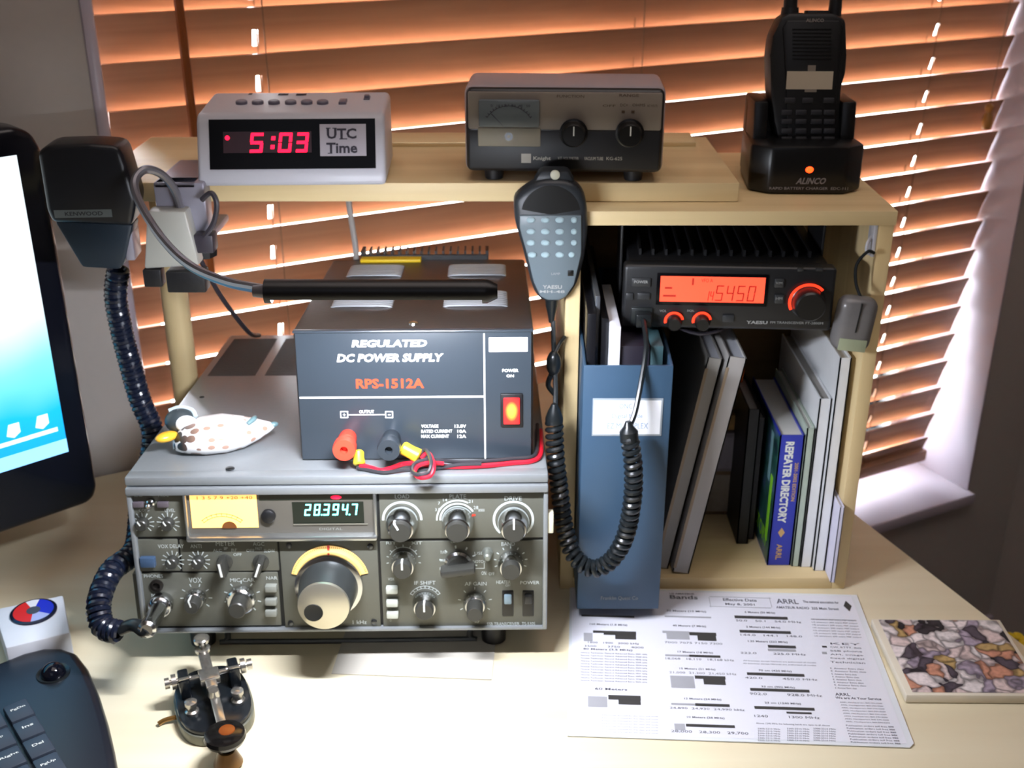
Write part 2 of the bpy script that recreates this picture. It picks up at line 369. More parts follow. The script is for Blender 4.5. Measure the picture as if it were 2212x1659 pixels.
# shelf board on the box, carried at the left by a dowel
sh = thing('shelf_board', 'pale pine shelf board laid across the box with a round dowel leg', 'shelf', XF)
p = pine(0); bz = BZ + .0005; ZB = .3605
b = MB(); b.box(-.331, .178, .891, 1.061, bz, ZB, .0008); b.build('board', p, sh)
b = MB(); b.box(-.20, .178 - .0155, 1.02, 1.061, ZB, ZB + .004, .0005); b.build('rear_batten', p, sh)
dx = D.xz(388, 830, 1.03).x; DW = (dx + .006, 1.03)
b = MB(); b.cyl((DW[0], DW[1], 0), (DW[0], DW[1], bz), .0125, .0125, 28); b.build('dowel_leg', pine(2), sh)
# ------------------------------------------------------------------ HF transceiver
RF = Fr(D.xy(741, 1357, .032), 1, -5)
HT_ = RF.xz(731, 1022).z; HW0, HW1 = -.158, .1625
tr_ = thing('shortwave_transceiver', 'large grey knob-covered radio transceiver with orange meter under the black power supply', 'radio', RF)
casem = M('grey_case_paint', (142, 146, 148), .38, .35, var=.04, scale=250, bump=.1)
panm = M('olive_grey_panel', (98, 98, 88), .5, .2, var=.05, scale=200, bump=.08)
darkm = M('dark_recess', (16, 17, 16), .6)
silv = M('brushed_silver', (178, 180, 178), .3, .9, var=.06, scale=200, stretch=(1, 1, 8))
b = MB(); b.box(HW0, HW1, .006, .372, .0015, HT_, .003)
b.build('case', casem, tr_)
b = MB(); b.box(HW0 + .002, HW1 - .002, .0015, .02, .001, HT_ - .004, .002); b.build('front_chassis', darkm, tr_)
def hx(px, y=0, py=1200): return RF.xz(px, py, y).x
def hz(py, y=0, px=731): return RF.xz(px, py, y).z
b = MB(); z1 = hz(1045); z2 = hz(1062)
b.box(HW0, HW1, -.004, .012, z1 + .0008, HT_ - .0005, .0018); b.box(HW0, HW1, -.006, .012, z2, z1, .0015)
b.box(HW0, HW0 + .0035, -.004, .012, 0, z2, .001); b.box(HW1 - .0035, HW1, -.004, .012, 0, z2, .001); b.box(HW0, HW1, -.003, .012, -.0015, .0012, .0008)
b.build('front_frame', casem, tr_)
def panel(px0, py0, px1, py1, y=0): 
    cx, cy = (px0 + px1) / 2, (py0 + py1) / 2; b = MB(); a = RF.xz(px0, cy); c = RF.xz(px1, cy)
    b.box(a.x, c.x, y, .012, RF.xz(cx, py1).z, RF.xz(cx, py0).z, .0008); return b
PAN = [(288, 1063, 399, 1160), (820, 1063, 1176, 1163), (290, 1166, 386, 1234), (390, 1166, 601, 1234), (292, 1238, 604, 1353), (609, 1167, 819, 1355), (824, 1169, 1178, 1354)]
for i, q in enumerate(PAN): panel(*q).build('panel', panm, tr_)
# meter and readout escutcheon
b = MB(); a = RF.xz(402, 1110); c = RF.xz(815, 1110); zt = hz(1062); zb = hz(1160); fw = .0022
b.box(a.x, a.x + fw, -.006, .012, zb, zt, .0008); b.box(c.x - fw, c.x, -.006, .012, zb, zt, .0008); b.box(a.x, c.x, -.008, .012, zb, zb + .0042, .0016)
b.build('escutcheon', silv, tr_)
b = MB(); b.box(a.x + fw, c.x - fw, -.001, .01, zb + .004, zt); esc = b.build('display_panel', M('brown_grey_panel', (92, 88, 80), .4), tr_)
def glow(name, col, es, rough=.4): return M(name, col, rough, emit=col, es=es, var=0)
# warm meter face: brighter at its middle like a lamp behind paper
mm = M('meter_glow', (255, 196, 110), .4, var=.0, emit=(255, 196, 112), es=1.5)
b = MB(); b.rectp(RF, 412, 1064, 556, 1140, -.0016); met = b.build('meter_face', mm, esc)
b = MB()
c = RF.xz(496, 1141, -.002); c2 = RF.xz(484, 1170, -.002)
b.arc((c.x, c.z), 0, .0058, -90, 90, -.0021, n=16); b.build('needle_pivot', M('amber_dark', (120, 70, 30), .4), esc)
b = MB(); ink = M('meter_ink', (196, 120, 50), .6)
for r in (.0195, .0172): b.arc((c2.x, c2.z), r + .004, r + .0044, -42, 42, -.0019)
for k in range(-40, 41, 10): b.arc((c2.x, c2.z), .0212, .0242, k - .4, k + .4, -.0019, n=2)
b.textp(RF, '1 3 5 7 9 +20 +40', 425, 1072, 545, 1079, -.0019); b.build('meter_scale', ink, esc)
b = MB(); b.rectp(RF, 632, 1084, 786, 1131, -.0013); b.rectp(RF, 560, 1064, 806, 1080, -.0013); b.build('display_window', M('dark_green_glass', (22, 30, 24), .12), esc)
b = MB(); p = RF.xz(657, 1114, -.0016); q = RF.xz(776, 1088, -.0016); w = (q.x - p.x) / 6
for i, ch in enumerate('283947'): b.seven(ch, p.x + w * i, p.z, w * .66, q.z - p.z, w * .17, -.0016, .15)
b.seven('.', p.x + w * 1.8, p.z, w * .6, q.z - p.z, w * .17, -.0016); b.seven('.', p.x + w * 4.8, p.z, w * .6, q.z - p.z, w * .17, -.0016)
b.build('frequency_digits', glow('cyan_digit', (120, 255, 245), 3.2), esc)
b = MB(); b.rectp(RF, 634, 1131, 795, 1134, -.002); b.build('window_ledge', silv, esc)
b = MB(); p = RF.xz(726, 1074, -.001); b.ball(p, (.0042, .0015, .0016)); b.build('red_lamp', glow('red_led', (255, 20, 50), 3.5), esc)
b = MB(); p = RF.xz(581, 1112, 0); b.lathe([(.0055, 0), (.0055, .004), (.004, .005)], p, seg=20); b.build('small_knob', BLK(), esc)
b = MB(); b.textp(RF, 'DIGITAL', 690, 1140, 740, 1145, -.0015)
b.build('lettering', M('grey_print', (150, 152, 145), .5), esc)
prt = MB()                                            # white front print
T_ = lambda s, a, b_, c, d, **k: prt.textp(RF, s, a, b_, c, d, -.0004, **k)
def ticks(px, py, n, r0, r1, a0=-140, a1=140, w=1.6):
    c = RF.xz(px, py)
    for k in range(n):
        a = a0 + (a1 - a0) * k / (n - 1); prt.arc((c.x, c.z), r0, r1, a - w, a + w, -.0004, n=1)
def ring(px, py, r0, r1, a0, a1): c = RF.xz(px, py); prt.arc((c.x, c.z), r0, r1, a0, a1, -.0004)
def knob(px, py, prof, cap=None, point=None, name='knob', ylen=None, capr=None, mat=None, angle=0):
    c = RF.xz(px, py); b = MB(); b.lathe(prof, (c.x, 0, c.z), seg=32); o = b.build(name, mat or silv, tr_)
    if capr: b = MB(); b.lathe(capr, (c.x, 0, c.z), seg=28); b.build('knob_cap', M('knob_cap_grey', (64, 64, 60), .35, .3), o)
    if point:
        L0, L1, y, w = point; b = MB(); m = Matrix.Translation((c.x, 0, c.z)) @ Matrix.Rotation(R(angle), 4, 'Y')
        b.box(-w, w, y - .0006, y + .002, L0, L1, m=m); 
        b.box(-w, w, y, -.006, L1 - .0004, L1 + .0004, m=m)
        b.build('pointer', WHT(), o)
    return o
for px, ang, tx, arcs, tb in ((869, -28, 'LOAD', [(.0138, .0156, -92, 92)], (853, 1068, 884, 1077)), (989, 0, 'PLATE', [(.0128, .0142, -92, 60), (.0155, .0168, -92, 30)], (971, 1068, 1007, 1077)), (1109, 0, 'DRIVE', [(.0142, .0160, -138, 138)], (1090, 1072, 1127, 1081))):
    T_(tx, *tb)
    for q in arcs: ring(px, 1122, *q)
    knob(px, 1122, [(.0122, .0005), (.0124, .004), (.0120, .009), (.0108, .0145), (.0096, .0185), (.0088, .0190)], capr=[(.0084, .0185), (.0082, .0228), (.0076, .0236)], point=(.0030, .0090, -.0238, .0007) if px != 989 else None, angle=ang, mat=CHR())
for s, q in (('3.5', (940, 1098, 950, 1104)), ('7', (946, 1084, 951, 1090)), ('14', (957, 1077, 966, 1083)), ('21', (1012, 1080, 1021, 1086)), ('28', (1023, 1093, 1033, 1100)), ('WWV', (1033, 1099, 1047, 1106))): T_(s, *q)
c = RF.xz(1023, 1112); b = MB(); b.rect(c.x - .0015, c.z - .0008, c.x + .0015, c.z + .0008, -.0005); b.build('red_mark', M('red_print', (225, 60, 40), .5), tr_)
# lower right controls
smallp = [(.0098, .0005), (.0100, .003), (.0097, .008), (.0084, .0125)]
smallc = [(.0078, .006), (.0072, .0165), (.0066, .0175)]
T_('RIT', 834, 1170, 856, 1176); T_('XIT', 888, 1170, 912, 1176); ring(872, 1210, .0112, .0118, -65, 65); ticks(872, 1210, 9, .0118, .0136, -100, 100)
knob(872, 1211, smallp, capr=smallc, point=(.001, .0072, -.017, .0007), mat=CHR())
ticks(990, 1215, 7, .0125, .0150, -115, 100, 2.5)
for s, q in (('CW', (974, 1168, 984, 1173)), ('TUNE', (951, 1190, 964, 1196)), ('LSB', (951, 1208, 963, 1213)), ('USB', (1025, 1192, 1044, 1198)), ('NOTCH', (1022, 1210, 1048, 1216)), ('FSK', (950, 1226, 960, 1232)), ('ON', (1040, 1234, 1050, 1242)), ('OFF', (1056, 1236, 1068, 1243)), ('NB', (1006, 1233, 1020, 1239))): T_(s, *q)
p0 = RF.xz(1022, 1228); prt.rect(p0.x, p0.z, p0.x + .009, p0.z + .0005, -.0004); prt.rect(p0.x + .0085, p0.z, p0.x + .009, p0.z + .005, -.0004)
k = knob(990, 1216, [(.0108, .0005), (.0108, .003), (.009, .0045)], capr=[(.0085, .003), (.008, .008)], mat=CHR())
c = RF.xz(990, 1216); b = MB(); b.box(-.0135, .0135, -.0175, -.0045, -.003, .003, .0018, m=Matrix.Translation((c.x, 0, c.z)) @ Matrix.Rotation(R(-8), 4, 'Y')); b.build('lever', M('knob_cap_grey', (64, 64, 60), .35, .3), k)
b = MB(); c = RF.xz(1053, 1192); b.lathe([(.0042, 0), (.0042, .002), (.0032, .0025), (.003, .010), (.0018, .0115)], c, seg=18); b.build('toggle_switch', M('grey_toggle', (130, 134, 126), .3, .5), tr_)
T_('BAND', 1083, 1171, 1112, 1179); ticks(1103, 1212, 9, .0112, .0132, -110, 110, 2)
knob(1103, 1213, smallp, capr=smallc, mat=CHR())
T_('IF SHIFT', 895, 1255, 941, 1263); ring(919, 1298, .0132, .0137, -62, 62); ring(919, 1298, .0112, .0115, -62, 62); ticks(919, 1298, 9, .0112, .0137, -60, 60, 1.2)
knob(919, 1299, smallp, capr=smallc, point=(.0005, .0072, -.017, .0007), mat=CHR())
T_('AF GAIN', 1004, 1257, 1051, 1265); ticks(1026, 1300, 7, .0112, .0135, -120, 120, 1.5)
knob(1026, 1301, [(.0092, .0005), (.0094, .003), (.009, .006), (.0076, .008)], capr=[(.0068, .006), (.0062, .019), (.0056, .020)], mat=CHR())
for px, kk in ((1097, 1), (1141, 0)):
    c = RF.xz(px, 1303); b = MB(); b.box(c.x - .0045, c.x + .0045, -.0008, .004, c.z - .0115, c.z + .0115, .0008); o = b.build('slide_bezel', M('slide_black', (14, 14, 14), .3), tr_)
    b = MB(); b.box(c.x - .003, c.x + .003, -.0042, -.0008, c.z + .001, c.z + .009, .001); b.build('slide_lever', M('slide_light', (120, 140, 150), .3) if kk else M('slide_dark', (36, 36, 36), .3), o)
T_('HEATER', 1072, 1254, 1103, 1261); T_('POWER', 1124, 1255, 1165, 1262); T_('OFF', 1092, 1262, 1103, 1267); T_('SSB TRANSCEIVER  TS-530S', 1052, 1344, 1156, 1351); T_('RF', 1026, 1338, 1036, 1346)
for py in (1271, 1299, 1324): 
    c = RF.xz(847 + (py - 1271) * .03, py); b = MB(); b.box(c.x - .0046, c.x + .0046, -.005, .002, c.z - .0028, c.z + .0028, .001); b.build('push_button', M('light_button', (188, 192, 182), .4), tr_)
T_('VOX', 838, 1248, 852, 1254); T_('O', 842, 1338, 846, 1343)
# left controls
for s, q in (('SEND', (289, 1066, 308, 1073)), ('PROC', (342, 1066, 364, 1073)), ('COMP', (300, 1099, 324, 1105)), ('LEVEL', (356, 1099, 378, 1106)), ('VOX DELAY', (341, 1176, 397, 1184)), ('ANTI', (411, 1176, 435, 1184)), ('METER', (466, 1170, 507, 1179)), ('AGC', (546, 1171, 571, 1179)), ('ALC', (460, 1186, 479, 1192)), ('IP', (484, 1182, 492, 1188)), ('RF', (500, 1185, 512, 1191)), ('OFF', (504, 1195, 522, 1201)), ('OFF', (532, 1186, 550, 1192)), ('FAST', (552, 1182, 566, 1188)), ('SLOW', (570, 1186, 594, 1193)), ('PHONES', (311, 1241, 352, 1248)), ('MIC', (327, 1283, 348, 1290)), ('VOX', (408, 1248, 436, 1259)), ('MIC-CAR', (497, 1249, 550, 1257)), ('NAR', (575, 1245, 599, 1252))): T_(s, *q)
for px, py in ((309, 1129), (364, 1129)): ticks(px, py, 11, .0052, .0088, -140, 140, 3)
for px, py in ((374, 1211), (430, 1211)): ticks(px, py, 11, .0052, .0088, -140, 140, 3)
for px, py in ((309, 1129), (364, 1129), (374, 1211), (430, 1211)): knob(px, py, [(.0047, 0), (.0045, .006), (.0038, .0068)], point=(.0005, .004, -.0065, .0005), angle=-30, mat=M('knob_cap_grey', (64, 64, 60), .35, .3))
for px in (300, 353): c = RF.xz(px, 1088); b = MB(); b.box(c.x - .0042, c.x + .0042, -.003, .002, c.z - .0022, c.z + .0022, .0006); b.build('rocker', M('rocker_mauve', (92, 84, 90), .4), tr_)
c = RF.xz(327, 1084); b = MB(); b.lathe([(.0032, 0), (.0032, .003), (.002, .004), (.002, .009), (.0012, .010)], c, seg=14); b.build('toggle_switch', CHR(), tr_)
for px, py, an in ((486, 1213, 8), (564, 1213, -20)):
    c = RF.xz(px, py); m = Matrix.Translation((c.x, 0, c.z)) @ Matrix.Rotation(R(-an), 4, 'Y'); b = MB(); b.lathe([(.0062, 0), (.0062, .002), (.005, .0025)], (c.x, 0, c.z), seg=20)
    b.box(-.0026, .0026, -.016, -.001, -.0075, .0065, .0012, m=m); o = b.build('lever_knob', M('knob_cap_grey', (64, 64, 60), .35, .3), tr_)
    b = MB(); b.box(-.0008, .0008, -.0166, -.0158, -.005, .006, m=m); b.build('pointer', WHT(), o)
c = RF.xz(321, 1212); b = MB(); b.box(c.x - .0058, c.x + .0058, -.004, .002, c.z - .004, c.z + .0045, .0008); b.build('push_button', M('blue_grey_button', (62, 84, 112), .35), tr_, label='blue-grey push button')
c = RF.xz(339, 1264); b = MB(); b.lathe([(.0052, 0), (.0052, .0015), (.0035, .002), (.0030, .0021), (.0028, .0003)], c, seg=20); b.build('phones_jack', M('jack_dark', (50, 46, 42), .35, .6), tr_)
ticks(424, 1290, 8, .0098, .0125, -130, 130, 2); ticks(524, 1290, 9, .0122, .0148, -140, 140, 2)
knob(424, 1290, [(.0082, .0005), (.0084, .003), (.008, .006), (.0066, .008)], capr=[(.0062, .006), (.0056, .016), (.005, .017)], point=(.0005, .006, -.0165, .0006), angle=-15, mat=CHR())
knob(523, 1291, [(.0112, .0005), (.0114, .003), (.011, .007), (.0096, .0085)], capr=[(.0072, .0085), (.0068, .020), (.006, .021)], mat=CHR())
for py in (1267, 1296, 1320): c = RF.xz(587, py); b = MB(); b.box(c.x - .0046, c.x + .0046, -.005, .002, c.z - .0028, c.z + .0028, .001); b.build('push_button', M('grey_button', (132, 134, 126), .4), tr_)
# main tuning dial
c = RF.xz(714, 1253); P0 = (c.x, 0, c.z)
b = MB(); b.arc((c.x, c.z), .0225, .0305, -78, 78, -.0012, n=48); b.build('dial_scale', glow('amber_scale', (250, 205, 120), .55), tr_)
b = MB()
for k in range(-76, 77, 3): b.arc((c.x, c.z), .0285 if k % 15 else .027, .0300, k - .35, k + .35, -.0015, n=1)
b.build('scale_marks', M('brown_ink', (140, 96, 40), .6), tr_)
b = MB(); b.arc((c.x, c.z), .0265, .031, -2, 2, -.0016, n=2); b.build('dial_marker', M('red_print', (225, 60, 40), .5), tr_)
b = MB(); b.lathe([(.0245, 0), (.0258, .003), (.0265, .009), (.0262, .0115), (.0235, .0125)], P0, seg=56); dial = b.build('tuning_ring', CHR(), tr_)
b = MB(); b.lathe([(.0232, .009), (.0228, .014), (.0205, .034), (.0200, .0385)], P0, seg=48); tk = b.build('tuning_knob', M('knurled_grey', (70, 74, 74), .35, .5, var=.2, scale=10), tr_)
b = MB(); b.lathe([(.0197, .0385), (.0194, .0408), (.0188, .0412), (.0001, .0412)], P0, seg=48); b.build('knob_face', M('spun_aluminium', (205, 200, 182), .3, .85, var=.05, scale=90), tk)
b = MB(); q = RF.xz(677, 1324, -.0414); b.lathe([(.0072, 0), (.0070, .0006), (.0055, .0002), (.0002, .0001)], (q.x, -.0413, q.z), seg=28); b.build('finger_dimple', darkm, tk)
for px, py in ((624, 1178), (800, 1180), (628, 1346), (808, 1343)): q = RF.xz(px, py); b = MB(); b.lathe([(.0024, 0), (.0022, .001), (.0015, .0014)], q, seg=12); b.build('screw', M('dark_steel', (90, 92, 94), .3, .9), tr_)
T_('1 kHz', 762, 1340, 792, 1348)
prt.build('lettering', M('pale_print', (196, 204, 200), .5, var=.03), tr_)['kind'] = 'stuff'
# case details: top vents, screws, label, feet, bail
b = MB()
for i in range(36):
    y = .235 + .0034 * i
    for a, c in ((-.150, -.105), (-.096, -.055), (-.046, .04)): b.box(a, c, y, y + .0016, HT_ - .0002, HT_ + .0002)
b.build('top_grille', darkm, tr_)
for px, py in ((497, 1013), (962, 1008)): q = RF.xy(px, py, HT_); b = MB(); b.lathe([(.0035, 0), (.0033, .001), (.002, .0016)], q, (0, 0, 1), 14); b.build('case_screw', M('dark_steel', (90, 92, 94), .3, .9), tr_)
b = MB(); q = RF.xy(436, 858, HT_); b.lathe([(.0022, 0), (.002, .0005)], q, (0, 0, 1), 12); b.build('hole', darkm, tr_)
b = MB(); b.box(HW1 - .0005, HW1 + .0045, -.002, .006, RF.xz(1190, 1150, 0).z, RF.xz(1190, 1106, 0).z, .001); b.build('side_label', M('cream_label', (220, 216, 190), .5), tr_)
for x in (-.12, .12):
    q = RF.w(x, .03, 0); b = MB(); b.cyl((x, .03, 0), (x, .03, -.0288), .011, .010, 18); b.build('foot', BLK(), tr_)
    b = MB(); b.cyl((x, .335, 0), (x, .335, -.0022), .011, .010, 18); b.build('foot', BLK(), tr_)
b = MB(); b.tube([(-.1, .05, 0), (-.1, .03, -.026), (-.09, .028, -.0285), (.09, .028, -.0285), (.1, .03, -.026), (.1, .05, 0)], .0025, 8, 4); b.build('bail_stand', M('dark_steel', (90, 92, 94), .3, .9), tr_)

# ------------------------------------------------------------------ DC power supply
PF = Fr(RF.w(*RF.xy(901, 993, HT_)), 1, -5)
ph = PF.xz(900, 712).z
psu = thing('power_supply', 'black bench power supply with glowing red switch on top of the transceiver', 'power supply', PF)
brn = M('brown_black_case', (58, 50, 46), .42, .2, var=.06, scale=300, bump=.12)
fpm = M('gloss_black_front', (52, 60, 68), .3, .0, var=.05, scale=30, spec=.7)
b = MB(); b.box(-.0905, .0905, .002, .236, 0, ph, .0025); b.build('case', brn, psu)
b = MB(); b.box(-.089, .089, -.0008, .006, .001, ph - .0015, .0008); b.build('front_panel', fpm, psu)
b = MB(); b.box(-.0905, .0905, -.0025, .004, ph - .002, ph, .0008); b.build('top_lip', fpm, psu)
w = MB(); tp = lambda s, a, b_, c, d, **k: w.textp(PF, s, a, b_, c, d, -.0012, **k); ln = lambda a, b_, c, d: w.rectp(PF, a, b_, c, d, -.0012)
tp('REGULATED', 759, 734, 921, 750, bold=.04, shear=.2); tp('DC POWER SUPPLY', 727, 764, 955, 782, bold=.04, shear=.2)
ln(647, 856, 1048, 860); w.rect(PF.xz(1047, 860).x - .0006, .001, PF.xz(1047, 860).x + .0006, ph - .003, -.0012)
for x0 in (735, 832): 
    ln(x0, 888, x0 + 17, 890); ln(x0, 901, x0 + 17, 903); ln(x0, 888, x0 + 2, 903); ln(x0 + 15, 888, x0 + 17, 903)
tp('+', 740, 893, 747, 899); tp('-', 838, 895, 844, 897); ln(752, 895, 832, 897); tp('OUTPUT', 776, 886, 808, 893, bold=.02)
for s, s2, y in (('VOLTAGE', '13.8V', 917), ('RATED CURRENT', '10A', 928), ('MAX CURRENT', '12A', 939)):
    tp(s, 910, y, 910 + {7: 37, 13: 67, 11: 60}[len(s)], y + 7, bold=.02); tp(s2, 982 if len(s2) > 3 else 988, y, 1007, y + 7, bold=.02)
tp('POWER', 1085, 797, 1120, 804, bold=.02); tp('ON', 1094, 809, 1110, 815, bold=.02)
w.build('lettering', M('white_print', (225, 228, 222), .5, var=.03), psu)['kind'] = 'stuff'
w = MB(); tp('RPS-1512A', 769, 818, 916, 839, bold=.03); w.build('model_number', M('orange_red_print', (226, 74, 40), .5), psu)
b = MB(); a = PF.xz(1056, 743); c = PF.xz(1140, 743); b.box(a.x, c.x, -.0014, 0, PF.xz(1098, 759).z, PF.xz(1098, 728).z, .0004); b.build('sticker', M('white_sticker', (240, 240, 238), .5), psu)
c = PF.xz(1105, 884); b = MB(); b.box(c.x - .0085, c.x + .0085, -.003, 0, c.z - .0135, c.z + .0135, .0008); sw = b.build('switch_bezel', BLK(), psu)
rk = bpy.data.materials.new('red_rocker_glow'); rk.use_nodes = True; nt = rk.node_tree; bs = nt.nodes['Principled BSDF']; bs.inputs['Base Color'].default_value = (.6, .02, .02, 1); bs.inputs['Roughness'].default_value = .25
tcn = nt.nodes.new('ShaderNodeTexCoord'); mpn = nt.nodes.new('ShaderNodeMapping'); gr = nt.nodes.new('ShaderNodeTexGradient'); gr.gradient_type = 'SPHERICAL'; crn = nt.nodes.new('ShaderNodeValToRGB')
mpn.inputs['Location'].default_value = (-c.x / .009, 0, -c.z / .015); mpn.inputs['Scale'].default_value = (1 / .009, 0, 1 / .015)
nt.links.new(tcn.outputs['Object'], mpn.inputs[0]); nt.links.new(mpn.outputs[0], gr.inputs[0]); nt.links.new(gr.outputs[0], crn.inputs[0]); nt.links.new(crn.outputs[0], bs.inputs['Emission Color'])
e = crn.color_ramp.elements; e[0].position = .05; e[0].color = (.55, .0, .01, 1); e[1].position = .8; e[1].color = (1, .9, .08, 1); q = e.new(.45); q.color = (1, .03, .01, 1)
bs.inputs['Emission Strength'].default_value = 1.7
b = MB(); b.prism([(-.0055, c.z - .0105), (-.0035, c.z + .0), (-.0062, c.z + .0105), (0, c.z + .0105), (0, c.z - .0105)], 'yz', c.x - .0062, c.x + .0062, .0006); b.build('rocker', rk, sw)
b = MB(); b.rectp(PF, 1089, 855, 1119, 856, -.0064); b.build('rocker_highlight', WHT(), sw) if False else None
redm = M('red_post', (226, 72, 52), .35); blkp = M('black_post', (48, 54, 60), .3)
def post(px, py, m, name):
    c = PF.xz(px, py); b = MB(); b.lathe([(.0068, 0), (.0068, .003), (.0072, .004), (.0072, .013), (.0064, .014), (.0064, .016), (.0086, .0175), (.0090, .024), (.0084, .0275), (.0030, .0275), (.0024, .022)], c, seg=28)
    return b.build(name, m, psu), c
pr, cr_ = post(752, 944, redm, 'terminal_post'); pb, cb_ = post(846, 944, blkp, 'terminal_post')
# louvres on the top
glint_m = M('louvre_glint', (196, 200, 205), .25, .7)  # pale metal paints the glint in; the louvres are really case-coloured
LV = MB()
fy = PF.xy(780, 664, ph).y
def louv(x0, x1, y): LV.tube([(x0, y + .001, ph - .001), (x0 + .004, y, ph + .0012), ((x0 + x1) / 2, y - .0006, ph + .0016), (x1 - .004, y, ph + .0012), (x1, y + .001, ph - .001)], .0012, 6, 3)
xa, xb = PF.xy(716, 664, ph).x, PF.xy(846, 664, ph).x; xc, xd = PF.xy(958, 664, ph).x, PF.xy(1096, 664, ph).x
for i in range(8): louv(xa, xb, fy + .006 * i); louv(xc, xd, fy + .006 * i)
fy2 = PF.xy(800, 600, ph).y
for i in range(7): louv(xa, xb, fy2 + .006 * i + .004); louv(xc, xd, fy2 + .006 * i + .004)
LV.build('louvres', glint_m, psu)['kind'] = 'stuff'
b = MB(); q = PF.xy(893, 700, ph); b.lathe([(.004, 0), (.0036, .0012), (.002, .002)], q, (0, 0, 1), 14); b.build('screw', CHR(), psu)
fa = PF.xz(782, 558, .236); fb = PF.xz(1052, 558, .236)
hs = MB(); hs.box(fa.x, fb.x, .236, .240, .02, ph + .004); hso = hs.build('heat_sink', BLK(), psu)
n = 18
for i in range(n):
    x = fa.x + (fb.x - fa.x) * i / (n - 1); t = .0016 if 0 < i < n - 1 else .003; b = MB(); b.box(x - t / 2, x + t / 2, .240, .262, .02, ph + .007); b.build('fin', BLK(), hso)
b = MB(); p = PF.xy(778, 568, ph); q = PF.xy(912, 556, ph); b.box(p.x, q.x, p.y, q.y, ph, ph + .003, .0006); b.build('yellow_label', M('yellow_label', (236, 200, 20), .5), psu)

# ------------------------------------------------------------------ wires from the supply
LT = Fr(RF.w(0, 0, HT_), 1, -5)                     # plane of the transceiver's top
yel = M('yellow_crimp', (232, 208, 50), .35); rw = M('red_wire', (214, 30, 48), .3); kw = M('grey_black_wire', (52, 50, 54), .3)
wr = thing('power_cable', 'red and black twin wire looping from the supply terminals across the radio top', 'cable', Fr((0, 0, 0)))
def wp(px, py, up=.003): return LT.w(*LT.xy(px, py, up))
def crimp(p0, p1, m, name, r=.0042):
    a = Vector(p0); c = Vector(p1); b = MB(); b.lathe([(r * .8, 0), (r * 1.05, .0015), (r, .5 * (c - a).length), (r * 1.12, (c - a).length - .001), (r * .8, (c - a).length)], a, c - a, 14); b.build(name, m, wr)
pl = PF.m @ Vector((cr_.x + .009, -.014, cr_.z - .006)); A0 = pl; A1 = wp(776, 1004, .005); crimp(A0, A1, yel, 'crimp_terminal')
B0 = PF.m @ Vector((cb_.x + .009, -.014, cb_.z - .003)); B1 = B0 + Vector((.0135, -.004, -.006)); crimp(B0, B1, yel, 'crimp_terminal', .0052)
b = MB(); b.tube([A1, wp(800, 1010, .0025), wp(822, 1016, .0022), wp(843, 1012, .0025), wp(868, 1003, .003), wp(900, 1001, .006), wp(935, 1006, .003), wp(1000, 1008, .002), wp(1060, 1005, .002), wp(1110, 1000, .002), wp(1150, 996, .002), wp(1168, 980, .002), wp(1168, 930, .002)], .0019, 8, 6); b.build('red_lead', rw, wr)
LP = [B1, wp(922, 975, .014), wp(934, 1000, .012), wp(928, 1023, .006), wp(908, 1029, .0045), wp(893, 1021, .004), wp(899, 1004, .0065), wp(925, 996, .0085), wp(955, 998, .007), wp(1000, 1001, .003), wp(1060, 998, .003), wp(1110, 994, .003), wp(1155, 988, .003), wp(1163, 960, .003), wp(1163, 920, .003)]
b = MB(); b.tube([p + Vector((-.0008, 0, .0012)) for p in LP], .0016, 8, 6); b.build('black_lead', kw, wr)
b = MB(); b.tube([p + Vector((.0012, -.0014, -.0006)) for p in LP[:9]] , .0016, 8, 6); b.build('red_lead', rw, wr)
b = MB(); b.tube([A1 + Vector((-.002, 0, -.002)), wp(790, 1014, .0015), wp(830, 1020, .0016), wp(880, 1014, .0016), wp(930, 1012, .0016), wp(990, 1004, .004), wp(1040, 1002, .004)], .0015, 8, 6); b.build('black_lead', kw, wr)
# ------------------------------------------------------------------ gooseneck lamp (a light source of the room)
LY = .643
def W(px, py, Y): return D.xz(px, py, Y)
lamp = thing('gooseneck_lamp', 'gooseneck lamp with a black tube shade, clamped to the left end of the shelf board', 'lamp', D)
la, lb = W(580, 629, LY), W(1060, 629, LY); lz = la.z; LR = .0072
shade_m = M('black_shade', (16, 16, 20), .35, var=.1)
b = MB()
def shell(x0, x1, r, r2):                            # roof-like half tube, open below
    n = 16; vs = []; fs = []
    for x in (x0, x1):
        for rr in (r, r2):
            for k in range(n + 1): a = R(-116 + 232 * k / n); vs.append((x, LY + rr * math.sin(a), lz + rr * math.cos(a)))
    m = n + 1
    for k in range(n): fs += [(k, k + 1, 2 * m + k + 1, 2 * m + k), (m + k, 3 * m + k, 3 * m + k + 1, m + k + 1), (k, m + k, m + k + 1, k + 1), (2 * m + k, 2 * m + k + 1, 3 * m + k + 1, 3 * m + k)]
    for k in (0, n): fs.append((k, 2 * m + k, 3 * m + k, m + k))
    b.add(vs, fs)
shell(la.x, lb.x - .003, LR, LR - .0012)
b.lathe([(LR, 0), (LR, .004)], (la.x - .002, LY, lz), (1, 0, 0), 24); b.lathe([(LR, 0), (LR, .003), (LR * .6, .009)], (lb.x - .005, LY, lz), (1, 0, 0), 24)
b.build('lamp_shade', shade_m, lamp)
b = MB(); b.cyl((la.x + .004, LY, lz - .0012), (lb.x - .008, LY, lz - .0012), .0034, .0034, 12); b.build('lamp_tube', M('lamp_tube_glow', (235, 242, 255), .4, emit=(238, 243, 255), es=1250), lamp)
